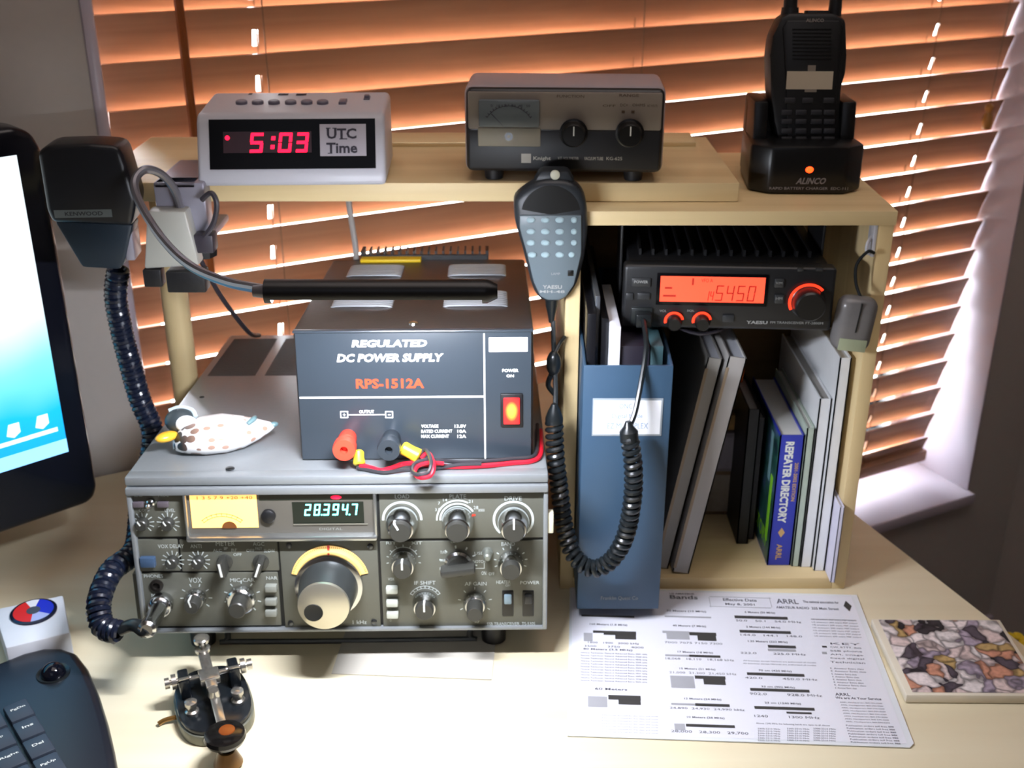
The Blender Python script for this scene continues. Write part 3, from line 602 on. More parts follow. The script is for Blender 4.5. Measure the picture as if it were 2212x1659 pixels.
gp = [(402, 545, .868), (397, 500, .866), (392, 455, .864), (376, 408, .862), (348, 376, .858), (315, 366, .852), (294, 384, .845), (292, 412, .835), (312, 458, .815), (350, 515, .785), (395, 562, .755), (440, 590, .72), (500, 612, .685), (545, 621, .66), (582, 628, LY)]
b = MB(); b.tube([W(*p) for p in gp], .0032, 10, 6); b.build('gooseneck', M('gooseneck_grey', (120, 118, 124), .35, .6, var=.1), lamp)
b = MB(); b.cyl(la - Vector((.009, 0, 0)), la, .0034, .0045, 12); b.build('collar', M('gooseneck_grey', (120, 118, 124), .35, .6), lamp)
clm = M('grey_clamp', (150, 148, 160), .3, .3)
b = MB(); q = W(392, 400, .885); cx0 = q.x
b.box(cx0 - .017, cx0 + .0165, .868, .945, ZB + .0004, ZB + .006, .002); b.box(cx0 - .017, cx0 + .022, .868, .886, ZB - .040, ZB + .006, .002)
b.box(cx0 - .017, cx0 + .022, .868, .935, ZB - .043, ZB - .037, .002); b.build('clamp', clm, lamp)
b = MB(); b.cyl((cx0 + .002, .912, ZB - .062), (cx0 + .002, .912, bz - .003), .0034, .0034, 12); b.cyl((cx0 + .002, .912, bz - .004), (cx0 + .002, .912, bz - .0006), .009, .009, 18)
b.lathe([(.0125, 0), (.013, .003), (.013, .008), (.008, .010)], (cx0 + .002, .912, ZB - .066), (0, 0, 1), 8); b.build('clamp_screw', BLK(), lamp)
b = MB(); b.prism([(cx0 - .019, ZB - .012), (cx0 + .010, ZB - .012), (cx0 + .016, ZB - .055), (cx0 - .027, ZB - .058)], 'xz', .852, .868, .002); b.build('base_bracket', M('light_grey_bracket', (168, 168, 160), .4, .2), lamp)
b = MB(); b.box(cx0 - .028, cx0 - .014, .850, .862, ZB - .072, ZB - .058, .001); b.box(cx0 - .010, cx0 + .020, .848, .864, ZB - .076, ZB - .059, .0015); b.build('switch_block', BLK(), lamp)
b = MB(); b.tube([W(436, 432, .86), W(456, 417, .858), (W(468, 440, .856)), W(462, 480, .856), W(440, 512, .858), W(418, 522, .86), W(425, 545, .88), W(468, 625, .92), W(500, 672, .95), W(540, 720, 1.0), W(560, 724, 1.06)], .0021, 8, 6); b.build('power_lead', M('dark_cord', (46, 42, 50), .45), lamp)
b = MB(); b.box(*sorted((W(418, 500, .862).x, W(462, 500, .862).x)), .856, .872, W(440, 545, .86).z, W(440, 505, .86).z, .002); b.build('lead_block', M('dark_cord', (46, 42, 50), .45), lamp)

# ------------------------------------------------------------------ things on the shelf
CF = Fr(D.xy(632, 405, ZB), 2)
ck = thing('alarm_clock', 'white digital alarm clock with red 5:03 digits on the shelf board', 'clock', CF)
cw = CF.xz(834, 395).x; cwl = CF.xz(428, 395).x
whp = M('white_plastic', (196, 196, 204), .38, var=.02)
P_ = [(0, .001), (-.0005, .008), (.0145, .049), (.020, .0535), (.085, .0575), (.090, .053), (.091, .001)]
b = MB(); b.prism(P_, 'yz', cwl, cw, .0035, seg=3); b.build('case', whp, ck)
sl = math.atan2(.015, .041)                        # slope of the clock's front
CS = Fr(CF.w(0, -.0005, .008), 2); CS.m = CS.m @ Matrix.Rotation(-sl, 4, 'X'); CS.i = CS.m.inverted()
cs = bpy.data.objects.new('display', None)
def sub(fr, parent, o): o.matrix_parent_inverse = Matrix(); o.parent = parent; o.matrix_local = parent.matrix_world.inverted() @ fr.m; return o
b = MB(); b.rectp(CS, 452, 257, 811, 365, -.0006); g = b.build('clock_window', M('black_gloss', (8, 8, 11), .18, spec=.2), None); bpy.context.view_layer.update(); sub(CS, ck, g)
b = MB(); b.rectp(CS, 482, 284, 673, 330, -.0009); b.build('led_window', M('dim_led_window', (58, 38, 44), .2), g)
b = MB()
p = CS.xz(538, 330, -.0012); q = CS.xz(668, 286, -.0012); h = q.z - p.z; tw = q.x - p.x
b.seven('5', p.x, p.z, tw * .22, h, tw * .052, -.0012); b.seven(':', p.x + tw * .345, p.z, tw * .05, h, tw * .055, -.0012); b.seven('0', p.x + tw * .47, p.z, tw * .22, h, tw * .052, -.0012); b.seven('3', p.x + tw * .76, p.z, tw * .20, h, tw * .052, -.0012)
q = CS.xz(491, 298, -.0012); b.lathe([(.0018, 0), (.0018, .0002)], q, seg=14)
b.build('led_digits', glow('red_digits', (255, 22, 60), 2.6), g)
b = MB(); b.rectp(CS, 691, 268, 791, 337, -.001); lb_ = b.build('label_tape', M('grey_label', (184, 180, 190), .5), g)
b = MB(); b.textp(CS, 'UTC', 706, 277, 770, 300, -.0013, bold=.03); b.textp(CS, 'Time', 705, 308, 772, 331, -.0013, bold=.03)
for a, c, y in ((704, 714, 277), (718, 727, 277), (733, 750, 300), (708, 718, 331)): b.rectp(CS, a, y - 1, c, y + 1, -.0013)
b.build('lettering', M('dark_ink', (52, 50, 62), .6), g)
CT = Fr(CF.w(0, .020, .0535), 2); CT.m = CT.m @ Matrix.Rotation(math.atan2(.004, .065), 4, 'X'); CT.i = CT.m.inverted()
tg = M('grey_clock_button', (112, 108, 122), .4)
for px in (522, 557, 592, 628, 663, 697):
    b = MB(); b.lathe([(.0046, 0), (.0046, .002), (.0036, .0028)], CT.xy(px, 224, .0), (0, 0, 1), 18); o = b.build('clock_button', tg, None); sub(CT, ck, o)
b = MB(); q = CT.xy(741, 222, 0); b.box(q.x - .003, q.x + .003, q.y - .006, q.y + .006, -.001, .0022, .0006); sub(CT, ck, b.build('clock_button', tg, None))
b = MB(); q = CT.xy(793, 212, 0); b.box(q.x - .0024, q.x + .0024, q.y - .006, q.y + .004, 0, .001); b.box(q.x - .002, q.x + .002, q.y - .004, q.y + .001, 0, .003, .0005); sub(CT, ck, b.build('slide_switch', tg, None))
b = MB()
for px, w_, py in ((541, 8, 203), (612, 22, 204), (651, 22, 204)): b.rectp(CT, px - w_ / 2, py - 2, px + w_ / 2, py + 2, .0003, 'xy')
sub(CT, ck, b.build('lettering', M('dark_ink', (52, 50, 62), .6), None))

VF = Fr(D.xy(1218, 376, ZB + .007), -2.5)
vt = thing('test_meter', 'old grey and black metal test meter with needle dial and two knobs on the shelf', 'meter', VF)
v0, v1 = VF.xz(1003, 290).x, VF.xz(1436, 290).x; vh = VF.xz(1218, 188).z; vd = VF.xy(1218, 156, vh).y
gry = M('warm_grey_enamel', (160, 152, 158), .38, var=.04)
b = MB(); b.box(v0, v1, .003, vd, 0, vh, .006, seg=3); b.build('case', gry, vt)
b = MB(); b.box(v0 + .0012, v1 - .0012, -.0005, .01, .0012, vh - .0012, .0055, seg=3); b.build('front_rim', M('black_enamel', (24, 24, 26), .35), vt)
zs = VF.xz(1218, 281).z
b = MB(); b.box(v0 + .003, v1 - .003, -.0012, .004, zs, vh - .0035, .0018); b.build('upper_panel', M('taupe_panel', (136, 126, 116), .5, var=.05), vt)
b = MB(); b.box(v0 + .003, v1 - .003, -.0011, .004, .0035, zs - .0002, .0018); b.build('lower_panel', M('black_panel', (26, 26, 28), .45), vt)
b = MB(); a = VF.xz(1033, 315); c = VF.xz(1168, 276); b.box(a.x, c.x, -.002, 0, a.z, c.z, .0008); mp_ = b.build('meter_plate', M('cream_plate', (150, 142, 124), .5), vt)
b = MB(); q = VF.xz(1099, 295, -.002); b.arc((q.x, q.z), .0012, .0032, 0, 360, -.0022); b.build('zero_screw', M('dark_steel', (90, 92, 94), .3, .9), mp_)
b = MB(); a = VF.xz(1035, 272); c = VF.xz(1166, 214); b.box(a.x, c.x, -.0055, 0, a.z, c.z, .0016); mw = b.build('meter_window', M('meter_glass_grey', (104, 112, 116), .15), vt)
b = MB(); a2 = VF.xz(1042, 268, -.0058); c2 = VF.xz(1158, 220, -.0058); q = VF.xz(1099, 285, -.0058)
b.arc((q.x, q.z), .0195, .0199, -58, 58, -.0058)
for k in range(-56, 57, 7): b.arc((q.x, q.z), .0195, .0212, k - .7, k + .7, -.0058, n=1)
b.arc((q.x, q.z), .006, .019, -45, -43.4, -.0058, n=1)
b.textp(VF, '0   10   20   30   40   50', 1060, 226, 1145, 231, -.0058); b.build('dial_print', M('dark_ink', (52, 50, 62), .6), mw)
for px, py in ((1239, 286), (1360, 286)):
    q = VF.xz(px, py); b = MB(); pr_ = [(.0108, 0), (.0110, .003), (.0096, .0036), (.0088, .012), (.008, .013)]; b.lathe(pr_, q, seg=24); ko = b.build('knob', M('bakelite', (12, 12, 12), .3), vt)
    b = MB(); b.box(q.x - .0005, q.x + .0005, -.0136, -.0128, q.z, q.z + .007); b.build('pointer', WHT(), ko)
b = MB(); T2 = lambda s, *q, **k: b.textp(VF, s, *q, off=-.0014, **k)
T2('FUNCTION', 1203, 205, 1262, 211); T2('RANGE', 1338, 203, 1380, 209); T2('OFF', 1302, 226, 1330, 231); T2('DC+', 1340, 224, 1356, 230); T2('OHMS', 1366, 224, 1394, 230); T2('AC VOLTS', 1398, 226, 1420, 231)
q = VF.xz(1346, 241); b.rect(q.x - .0012, q.z - .001, q.x + .0012, q.z + .001, -.0014); q = VF.xz(1367, 241); b.rect(q.x - .0012, q.z - .001, q.x + .0012, q.z + .001, -.0014)
b.build('panel_lettering', M('brown_ink2', (84, 66, 48), .6), vt)
b = MB(); b.rectp(VF, 1126, 332, 1147, 352, -.0013); T2('Knight', 1152, 338, 1190, 348, bold=.02); T2('V.T. VOLTMETER', 1205, 339, 1250, 345); T2('VACUUM TUBE', 1262, 339, 1303, 346); T2('KG-625', 1310, 339, 1344, 346); b.build('lettering', M('pale_badge', (170, 164, 150), .5), vt)
for x in (v0 + .022, v1 - .022):
    for y in (.014, vd - .014): b = MB(); b.cyl((x, y, -.0068), (x, y, .001), .007, .008, 14); b.build('foot', BLK(), vt)

# handheld radio in its charger, on the right end of the box
HF = Fr(D.xy(1742, 421, BZ), -1)
chg = thing('charging_cradle', 'black charging cradle with red light on the right end of the box', 'charger', HF)
cm_ = M('satin_black', (12, 12, 13), .3, var=.1)
def hp(lst, fr=HF, y=0): return [(fr.xz(a, b_, y).x, fr.xz(a, b_, y).z) for a, b_ in lst]
zt = HF.xz(1742, 312).z
b = MB(); w2 = .0455
b.prism([(-w2, .012), (-.030, .0), (.030, .0), (w2, .012), (w2 - .003, .070), (.030, .082), (-.030, .082), (-w2 + .003, .070)], 'xy', .0006, zt - .002, .003, seg=2); b.build('base', cm_, chg)
b = MB()
b.prism([(.030, .004), (.030, .040), (.035, .068), (.076, .068), (.076, .004)], 'yz', -w2 + .004, -w2 + .016, .002)
b.prism([(.030, .004), (.030, .040), (.035, .068), (.076, .068), (.076, .004)], 'yz', w2 - .016, w2 - .004, .002)
b.box(-w2 + .004, w2 - .004, .060, .078, .004, .066, .002); b.build('back_rest', cm_, chg)
b = MB(); q = HF.xz(1749, 367, -.0005); b.ball((q.x, 0, q.z), (.0032, .0016, .0026)); b.build('red_lamp', glow('orange_led', (255, 60, 16), 5), chg)
b = MB(); b.textp(HF, 'ALINCO', 1719, 384, 1782, 398, -.0006, bold=.03, shear=.3); b.textp(HF, 'RAPID BATTERY CHARGER  EDC-111', 1662, 404, 1832, 410, -.0006, bold=.01); b.build('lettering', M('dim_print', (130, 122, 118), .5), chg)
HY = .030; HR = Fr(HF.w(0, HY, 0), -1, -6)
ht = thing('handheld_radio', 'black two-way handheld radio with a blank beige display standing in the cradle', 'radio', HR)
hb = zt + .001
o1 = [(1682, 312), (1672, 262), (1664, 200), (1662, 120), (1668, 78), (1688, 36), (1706, 28), (1800, 28), (1828, 42), (1831, 120), (1828, 160), (1818, 190), (1816, 262), (1822, 312)]
b = MB(); pp = hp(o1, HR); b.prism(pp, 'xz', 0, .026, .0035, seg=2); b.build('body', M('ht_black', (11, 11, 13), .5, bump=.1, var=.1), ht)
b = MB(); b.prism(hp([(1700, 312), (1698, 195), (1690, 60), (1700, 44), (1812, 44), (1822, 60), (1806, 195), (1806, 312)], HR), 'xz', -.0018, .002, .001); fc = b.build('front_plate', M('ht_face', (16, 16, 18), .42), ht)
b = MB(); b.rectp(HR, 1699, 154, 1799, 193, -.0021); b.build('display', M('beige_lcd', (196, 184, 164), .3), fc)
b = MB(); b.rectp(HR, 1745, 141, 1762, 154, -.002); b.rectp(HR, 1738, 193, 1764, 199, -.002); b.build('display_tabs', M('taupe_panel', (136, 126, 116), .5), fc)
b = MB()
for i in range(9): b.rectp(HR, 1712, 62 + i * 8, 1796, 65 + i * 8, -.0021)
b.build('speaker_grille', M('slide_black', (14, 14, 14), .3), fc)
kk = 0
for r_, py in enumerate((217, 243, 263, 283, 301)):
    for px in ((1706, 1744, 1790) if r_ == 0 else (1699, 1730, 1763, 1791)):
        q = HR.xz(px, py, -.0018); b = MB(); b.box(q.x - .0045, q.x + .0045, -.003, 0, q.z - .0022, q.z + .0022, .0008); b.build('key', M('ht_key', (44, 44, 48), .5), ht)
b = MB(); b.textp(HR, 'ALINCO', 1741, 40, 1780, 48, -.0022, bold=.03); b.build('lettering', M('dim_print', (130, 122, 118), .5), ht)
q = HR.xz(1706, 30, .012); b = MB(); b.cyl((q.x, .012, q.z - .002), (q.x, .012, q.z + .005), .0075, .0068, 16); b.cyl((q.x, .012, q.z + .004), (q.x - .0004, .012, q.z + .12), .0056, .0042, 14); b.build('antenna', BLK(), ht)
q = HR.xz(1803, 30, .012); b = MB(); b.cyl((q.x, .012, q.z - .002), (q.x, .012, q.z + .018), .0055, .0048, 14); b.build('volume_knob', BLK(), ht)
q = HR.xz(1765, 26, .012); b = MB(); b.box(q.x - .009, q.x + .009, .006, .020, q.z - .003, q.z + .0012, .0008); b.build('top_plate', BLK(), ht)

# ------------------------------------------------------------------ mobile transceiver inside the box
MF = Fr(D.xz(1572, 712, .856), -3)
mr = thing('mobile_transceiver', 'black mobile transceiver with glowing orange display mounted inside the open box', 'radio', MF)
m0, m1 = MF.xz(1345, 640).x, MF.xz(1803, 640).x; mh = MF.xz(1572, 576).z
b = MB(); b.box(m0 + .004, m1 - .004, .012, .150, .001, mh - .001, .002); b.build('chassis', BLK(), mr)
b = MB()
for i in range(14): b.box(m0 + .014 + i * (m1 - m0 - .03) / 13 - .001, m0 + .014 + i * (m1 - m0 - .03) / 13 + .001, .03, .146, mh - .002, mh + .004)
b.build('cooling_fins', BLK(), mr)['kind'] = 'stuff'
b = MB(); b.box(m0, m1, 0, .014, 0, mh, .003, seg=3); fp = b.build('face_plate', M('mobile_face', (30, 31, 33), .35), mr)
zc = BZ - T - MF.m.translation.z
for x in (m0 + .0, m1 - .004):
    b = MB(); b.box(x - .0015, x + .0005, .04, .10, .006, zc - .0004, .0005); b.build('mount_bracket', BLK(), mr)
b = MB(); b.box(m0 - .0015, m1 - .0035, .04, .10, zc - .0024, zc - .0004); b.build('mount_plate', BLK(), mr)
b = MB(); b.box(MF.xz(1418, 620).x, MF.xz(1659, 620).x, -.0012, .002, MF.xz(1540, 660).z, MF.xz(1540, 591).z, .0006); b.build('display_bezel', M('black_gloss', (8, 8, 11), .18, spec=.2), fp)
b = MB(); b.rectp(MF, 1426, 598, 1652, 653, -.0014); b.build('display', M('orange_lcd', (255, 84, 56), .4, emit=(255, 78, 50), es=1.1, var=0), fp)
b = MB(); inkm = M('lcd_ink', (160, 34, 22), .5, emit=(190, 30, 20), es=.35, var=0)
p = MF.xz(1543, 650, -.0016); q = MF.xz(1638, 618, -.0016); ww = (q.x - p.x) / 4
for i, ch in enumerate('5450'): b.seven(ch, p.x + ww * i, p.z, ww * .7, q.z - p.z, ww * .12, -.0016, .1)
for i, ch in enumerate('14'): b.seven(ch, p.x - ww * .9 + ww * .42 * i, p.z, ww * .32, (q.z - p.z) * .62, ww * .08, -.0016, .1)
b.rectp(MF, 1432, 637, 1460, 641, -.0016); b.rectp(MF, 1436, 620, 1452, 624, -.0016); b.rectp(MF, 1495, 601, 1499, 616, -.0016); b.textp(MF, 'VFO A', 1515, 602, 1540, 610, -.0016)
b.build('display_digits', inkm, fp)
c = MF.xz(1744, 650); b = MB(); b.lathe([(.0135, 0), (.0138, .002), (.0125, .003), (.0118, .014), (.0105, .0155)], c, seg=36); tkn = b.build('tuning_knob', M('knob_black', (22, 22, 22), .3, var=.1), mr)
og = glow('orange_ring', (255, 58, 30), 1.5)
b = MB(); b.arc((c.x, c.z), .0124, .0152, -118, 48, -.0026, n=28); b.build('knob_ring', og, tkn)
for px in (1455, 1515):
    c = MF.xz(px, 690); b = MB(); b.lathe([(.0072, 0), (.0072, .003), (.006, .0035), (.0054, .012), (.0046, .013)], c, seg=24); o = b.build('knob', M('knob_black', (22, 22, 22), .3), mr)
    b = MB(); b.arc((c.x, c.z), .0056, .0078, -105, 80, -.0036, n=20); b.build('knob_ring', og, o)
for q in ((1364, 600, 1406, 618), (1672, 602, 1694, 620), (1672, 636, 1694, 654), (1722, 579, 1736, 585), (1762, 579, 1778, 585), (1352, 632, 1368, 646), (1376, 632, 1404, 646), (1560, 680, 1586, 694)):
    a = MF.xz(q[0], q[3]); c = MF.xz(q[2], q[1]); b = MB(); b.box(a.x, c.x, -.002, .002, a.z, c.z, .0007); b.build('push_button', M('mobile_button', (44, 46, 48), .4), mr)
b = MB(); b.textp(MF, 'POWER', 1370, 606, 1400, 612, -.0023, bold=.02); b.textp(MF, 'YAESU', 1612, 693, 1658, 700, -.0006, bold=.03); b.textp(MF, 'FM TRANSCEIVER FT-2800M', 1664, 695, 1778, 700, -.0006); b.textp(MF, 'VOL', 1425, 669, 1440, 674, -.0006); b.textp(MF, 'SQL', 1484, 669, 1500, 674, -.0006); b.textp(MF, 'V/M', 1676, 609, 1690, 614, -.0023); b.textp(MF, 'HM', 1676, 642, 1690, 648, -.0023); b.build('lettering', M('pale_badge2', (150, 152, 150), .5), mr)
c = MF.xz(1386, 680); b = MB(); b.box(c.x - .0085, c.x + .0085, -.0025, .002, c.z - .007, c.z + .0065, .001); b.build('microphone_socket', M('socket_dark', (34, 38, 38), .3), mr)
b = MB()
for y0, y1 in ((592, 628), (664, 692)): b.rectp(MF, 1345.5, y0, 1350, y1, -.0006)
b.build('side_trim', M('pale_badge2', (150, 152, 150), .5), mr) if False else None
b = MB(); b.tube([MF.w(.03, .06, .0), MF.w(.01, .03, -.006), MF.w(-.02, .02, -.012), MF.w(-.05, .04, -.006), MF.w(-.06, .06, .0)], .0015, 6, 5); single(b.build('thin_lead', M('dark_cord', (46, 42, 50), .45)), 'thin black lead sagging beneath the mobile transceiver in the box', 'cable')

# keypad microphone hanging in front of the shelf with its coiled cord
KM = Fr((0, .858, 0), -1)
ym = thing('keypad_microphone', 'black hand microphone with sixteen pale keys hanging from the shelf edge', 'microphone', KM)
bodym = M('dark_mic_plastic', (38, 42, 46), .42, bump=.1)
b = MB(); b.prism(hp([(1128, 412), (1152, 396), (1172, 389), (1218, 389), (1240, 396), (1258, 412), (1268, 440), (1270, 500), (1262, 560), (1246, 615), (1228, 642), (1208, 652), (1178, 652), (1160, 642), (1147, 612), (1130, 540), (1112, 478), (1108, 430)], KM, 0), 'xz', -.002, .020, .005, seg=3); b.build('body', bodym, ym)
b = MB(); b.prism(hp([(1122, 462), (1256, 462), (1256, 545), (1240, 612), (1222, 638), (1208, 645), (1182, 645), (1166, 636), (1152, 605), (1138, 545), (1122, 490)], KM, 0), 'xz', -.0042, .0, .0014); kp = b.build('keypad_plate', M('teal_grey_plate', (92, 104, 110), .42), ym)
b = MB(); b.arc((KM.xz(1190, 440).x, KM.xz(1190, 462).z), .0, .0225, -80, 80, -.0022, n=24); b.build('speaker_cover', M('slide_black', (14, 14, 14), .3), ym)
pk = M('pale_key', (150, 172, 178), .35)
for j, py in enumerate((475, 500, 524, 550)):
    for i, px in enumerate((1147, 1178, 1209, 1240)):
        q = KM.xz(px + (3 if j == 3 and i == 0 else 0) - (5 if j == 3 and i == 3 else 0), py, -.0042); b = MB(); b.lathe([(.0022, 0), (.0022, .001), (.0014, .0018)], (q.x, q.y, q.z), seg=14, sx=1.5 if i < 3 else 1.1); b.build('key', pk, ym)
b = MB(); b.textp(KM, 'YAESU', 1172, 616, 1214, 624, -.0045, bold=.03); b.textp(KM, 'MH-48', 1166, 627, 1220, 633, -.0045, bold=.02); b.textp(KM, 'LAMP', 1191, 589, 1210, 594, -.0045); b.build('lettering', M('pale_badge2', (150, 152, 150), .5), ym)
b = MB(); b.box(*sorted((KM.xz(1226, 588).x, KM.xz(1238, 588).x)), -.0052, -.004, KM.xz(1230, 592).z, KM.xz(1230, 580).z, .0004); b.build('slide_switch', M('slide_black', (14, 14, 14), .3), kp)
a, c = KM.xz(1150, 400).x, KM.xz(1245, 400).x
b = MB(); b.prism([(a, KM.xz(1190, 402).z), (c, KM.xz(1190, 402).z), (c - .006, KM.xz(1190, 372).z), (a + .006, KM.xz(1190, 372).z)], 'xz', .004, .022, .003); b.build('top_hump', bodym, ym)
b = MB(); q = KM.xz(1199, 377, .004); b.lathe([(.0036, 0), (.0036, .002), (.002, .003)], q, seg=16); b.build('hanger_button', M('cream_button', (200, 200, 180), .4), ym)
b = MB(); b.box(a + .008, c - .008, .020, .0325, KM.xz(1190, 440).z, KM.xz(1190, 388).z, .001); b.build('hanging_clip', M('dark_steel', (90, 92, 94), .3, .9), ym)
cab = M('rubber_black', (24, 28, 30), .3)
s0 = KM.m @ KM.xz(1192, 650, .008); s1 = KM.m @ KM.xz(1195, 700, .008)
b = MB(); b.lathe([(.0055, 0), (.0048, .006), (.0030, .014), (.0022, .020)], s0 + Vector((0, 0, .002)), (0, 0, -1), 14)
L0 = [s1 + Vector((0, 0, .003))] + [KM.m @ KM.xz(*q_) for q_ in ((1196, 740, .002), (1199, 800, -.008), (1200, 860, -.019))] + [D.xz(1197, 912, .828)]
b.tube(L0, .0020, 8, 5); 
Yc = lambda px, py, y: D.xz(px, py, y)
CP = [Yc(1197, 912, .828), Yc(1200, 985, .822), Yc(1210, 1070, .816), Yc(1220, 1140, .808), Yc(1240, 1200, .798), Yc(1278, 1228, .792), Yc(1318, 1212, .790), Yc(1350, 1160, .789), Yc(1366, 1080, .788), Yc(1368, 1010, .789), Yc(1360, 945, .792)]
b.coil(CP, .0055, .0022, 47, 7, 14)
b.lathe([(.0035, -.003), (.0072, 0), (.0072, .008), (.004, .012), (.0022, .016)], CP[-1] + Vector((0, 0, -.003)), (-.1, .1, 1), 16); b.lathe([(.0022, -.012), (.005, -.006), (.0070, .0), (.0070, .004)], CP[0] + Vector((0, 0, .004)), (0, 0, -1), 16)
L1 = [CP[-1], Yc(1357, 930, .794), Yc(1372, 890, .80), Yc(1386, 820, .812), Yc(1396, 750, .826), Yc(1392, 705, .842), Yc(1388, 686, .851)]
b.tube(L1, .0021, 8, 5); q = MF.w(MF.xz(1388, 682).x, -.004, MF.xz(1388, 682).z); b.box(q.x - .006, q.x + .006, q.y - .008, q.y + .003, q.z - .006, q.z + .005, .001)
mb_ = b.build('coiled_cord', cab, None); mb_.parent = ym; mb_.matrix_parent_inverse = Matrix(); mb_.matrix_local = KM.i
b = MB(); q = Yc(1196, 785, .850); b.ball(q, (.006, .006, .011)); b.tube([q + Vector((-.002, 0, -.01)), q + Vector((-.004, .002, -.02)), q + Vector((.001, .003, -.028))], .0022, 8, 5); b.tube([q + Vector((.001, 0, .009)), q + Vector((.005, .006, .015)), q + Vector((.009, .012, .018))], .0016, 8, 5)
o = b.build('cord_knot', cab, None); o.parent = ym; o.matrix_parent_inverse = Matrix(); o.matrix_local = KM.i

# ------------------------------------------------------------------ monitor and the microphone on its edge
MN = Fr((-.378, .928, .055), 42)
mon = thing('monitor', 'black flat monitor with glowing blue desktop at the left edge', 'monitor', MN)
mz = MN.xz(75, 268).z
bz_ = M('monitor_black', (14, 16, 26), .22, var=.1)
b = MB(); MW = .44
b.prism([(-MW, 0), (-.012, 0), (-.004, .004), (0, .014), (0, mz - .02), (-.006, mz - .006), (-.02, mz), (-MW, mz)], 'xz', 0, .035, .006, seg=3); b.build('bezel', bz_, mon)
sc0 = MN.xz(148, 975, -.0008); sc1 = MN.xz(48, 333, -.0008)
sm = bpy.data.materials.new('screen_picture'); sm.use_nodes = True; nt = sm.node_tree; bs = nt.nodes['Principled BSDF']; bs.inputs['Base Color'].default_value = (.02, .02, .03, 1); bs.inputs['Roughness'].default_value = .3
tcn = nt.nodes.new('ShaderNodeTexCoord'); sp = nt.nodes.new('ShaderNodeSeparateXYZ'); nzn = nt.nodes.new('ShaderNodeTexNoise'); nzn.inputs['Scale'].default_value = 9; mr1 = nt.nodes.new('ShaderNodeMapRange'); ad = nt.nodes.new('ShaderNodeMath'); ad.operation = 'MULTIPLY_ADD'; crn = nt.nodes.new('ShaderNodeValToRGB')
nt.links.new(tcn.outputs['Object'], sp.inputs[0]); nt.links.new(tcn.outputs['Object'], nzn.inputs['Vector']); mr1.inputs['From Min'].default_value = sc0.z; mr1.inputs['From Max'].default_value = sc1.z
nt.links.new(nzn.outputs[0], ad.inputs[0]); ad.inputs[1].default_value = .06; nt.links.new(sp.outputs[2], ad.inputs[2]); nt.links.new(ad.outputs[0], mr1.inputs[0]); nt.links.new(mr1.outputs[0], crn.inputs[0])
e = crn.color_ramp.elements; e[0].position = .08; e[0].color = (.0, .36, 1, 1); e[1].position = .62; e[1].color = (.86, .96, 1, 1); q = e.new(.28); q.color = (.0, .52, 1, 1); q = e.new(.42); q.color = (.22, .82, 1, 1)
nt.links.new(crn.outputs[0], bs.inputs['Emission Color']); bs.inputs['Emission Strength'].default_value = 1.35
b = MB(); b.rect(-MW + .02, sc0.z, sc0.x, sc1.z, -.0006); scr = b.build('screen', sm, mon)
tb = M('taskbar_glow', (120, 190, 255), .4, emit=(150, 210, 255), es=1.2, var=0)
b = MB(); q = MN.xz(148, 950, -.001); b.rect(-MW + .02, sc0.z, sc0.x, sc0.z + .013, -.001); b.build('taskbar', tb, scr)
b = MB()
for px, py in ((90, 911), (28, 930)):
    q = MN.xz(px, py, -.0012); b.prism([(q.x - .006, q.z - .004), (q.x, q.z - .007), (q.x + .006, q.z - .003), (q.x + .006, q.z + .006), (q.x - .003, q.z + .006)], 'xz', -.0014, -.001, .0001)
    q = MN.xz(px + 3, py + 25, -.0012); b.rect(q.x - .013, q.z - .002, q.x + .013, q.z + .002, -.0012)
b.build('desktop_icon', glow('icon_glow', (210, 225, 255), 1.0), scr)
b = MB(); b.box(-MW / 2 - .05, -MW / 2 + .05, .030, .060, -.02, .16, .006); b.build('neck', bz_, mon)
b = MB(); b.prism([(-MW / 2 + .12 * math.cos(a / 16 * PI), .03 + .055 * math.sin(a / 16 * PI)) for a in range(32)], 'xy', -.0545, -.040, .003); b.build('stand_foot', bz_, mon)
LM = Fr((0, .885, 0), 4)
lm = thing('hand_microphone', 'black hand microphone with coiled cord hanging beside the monitor edge', 'microphone', LM)
mk = M('mic_black', (9, 11, 18), .38, bump=.1)
b = MB(); b.prism(hp([(88, 322), (112, 308), (200, 305), (255, 309), (268, 320), (300, 425), (291, 482), (200, 476), (120, 474), (108, 446)], LM), 'xz', -.010, .024, .004, seg=3); b.build('body', mk, lm)
b = MB(); b.prism(hp([(118, 474), (290, 482), (274, 556), (262, 580), (180, 576)], LM), 'xz', -.004, .020, .003, seg=2); b.build('grip', M('grip_blue_black', (20, 34, 46), .4), lm)
b = MB(); b.rectp(LM, 117, 453, 242, 470, -.0103); nb = b.build('name_strip', M('dull_strip', (86, 92, 92), .35), lm)
b = MB(); b.textp(LM, 'KENWOOD', 140, 457, 222, 466, -.0106, bold=.02); b.build('lettering', M('dark_ink2', (24, 26, 30), .6), nb)
b = MB(); b.box(LM.xz(268, 520).x, LM.xz(288, 520).x, -.002, .022, LM.xz(278, 562).z, LM.xz(278, 484).z, .0015); b.build('talk_bar', M('grey_clamp', (150, 148, 160), .3, .3), lm)
b = MB(); CM = [W(256, 580, .89), W(250, 640, .89), W(263, 715, .888), W(282, 790, .886), W(303, 865, .884), W(330, 945, .878), Vector((-.312, .85, .10)), W(292, 1185, .80), W(240, 1235, .765), W(214, 1300, .735), W(222, 1352, .722), W(258, 1366, .716)]
b.coil(CM, .0072, .0024, 92, 6, 12)
q = W(256, 1366, .716); q2 = W(292, 1352, .716); o = b.build('coiled_cord', M('coil_blue_black', (18, 24, 40), .25), None); o.parent = lm; o.matrix_parent_inverse = Matrix(); o.matrix_local = LM.i
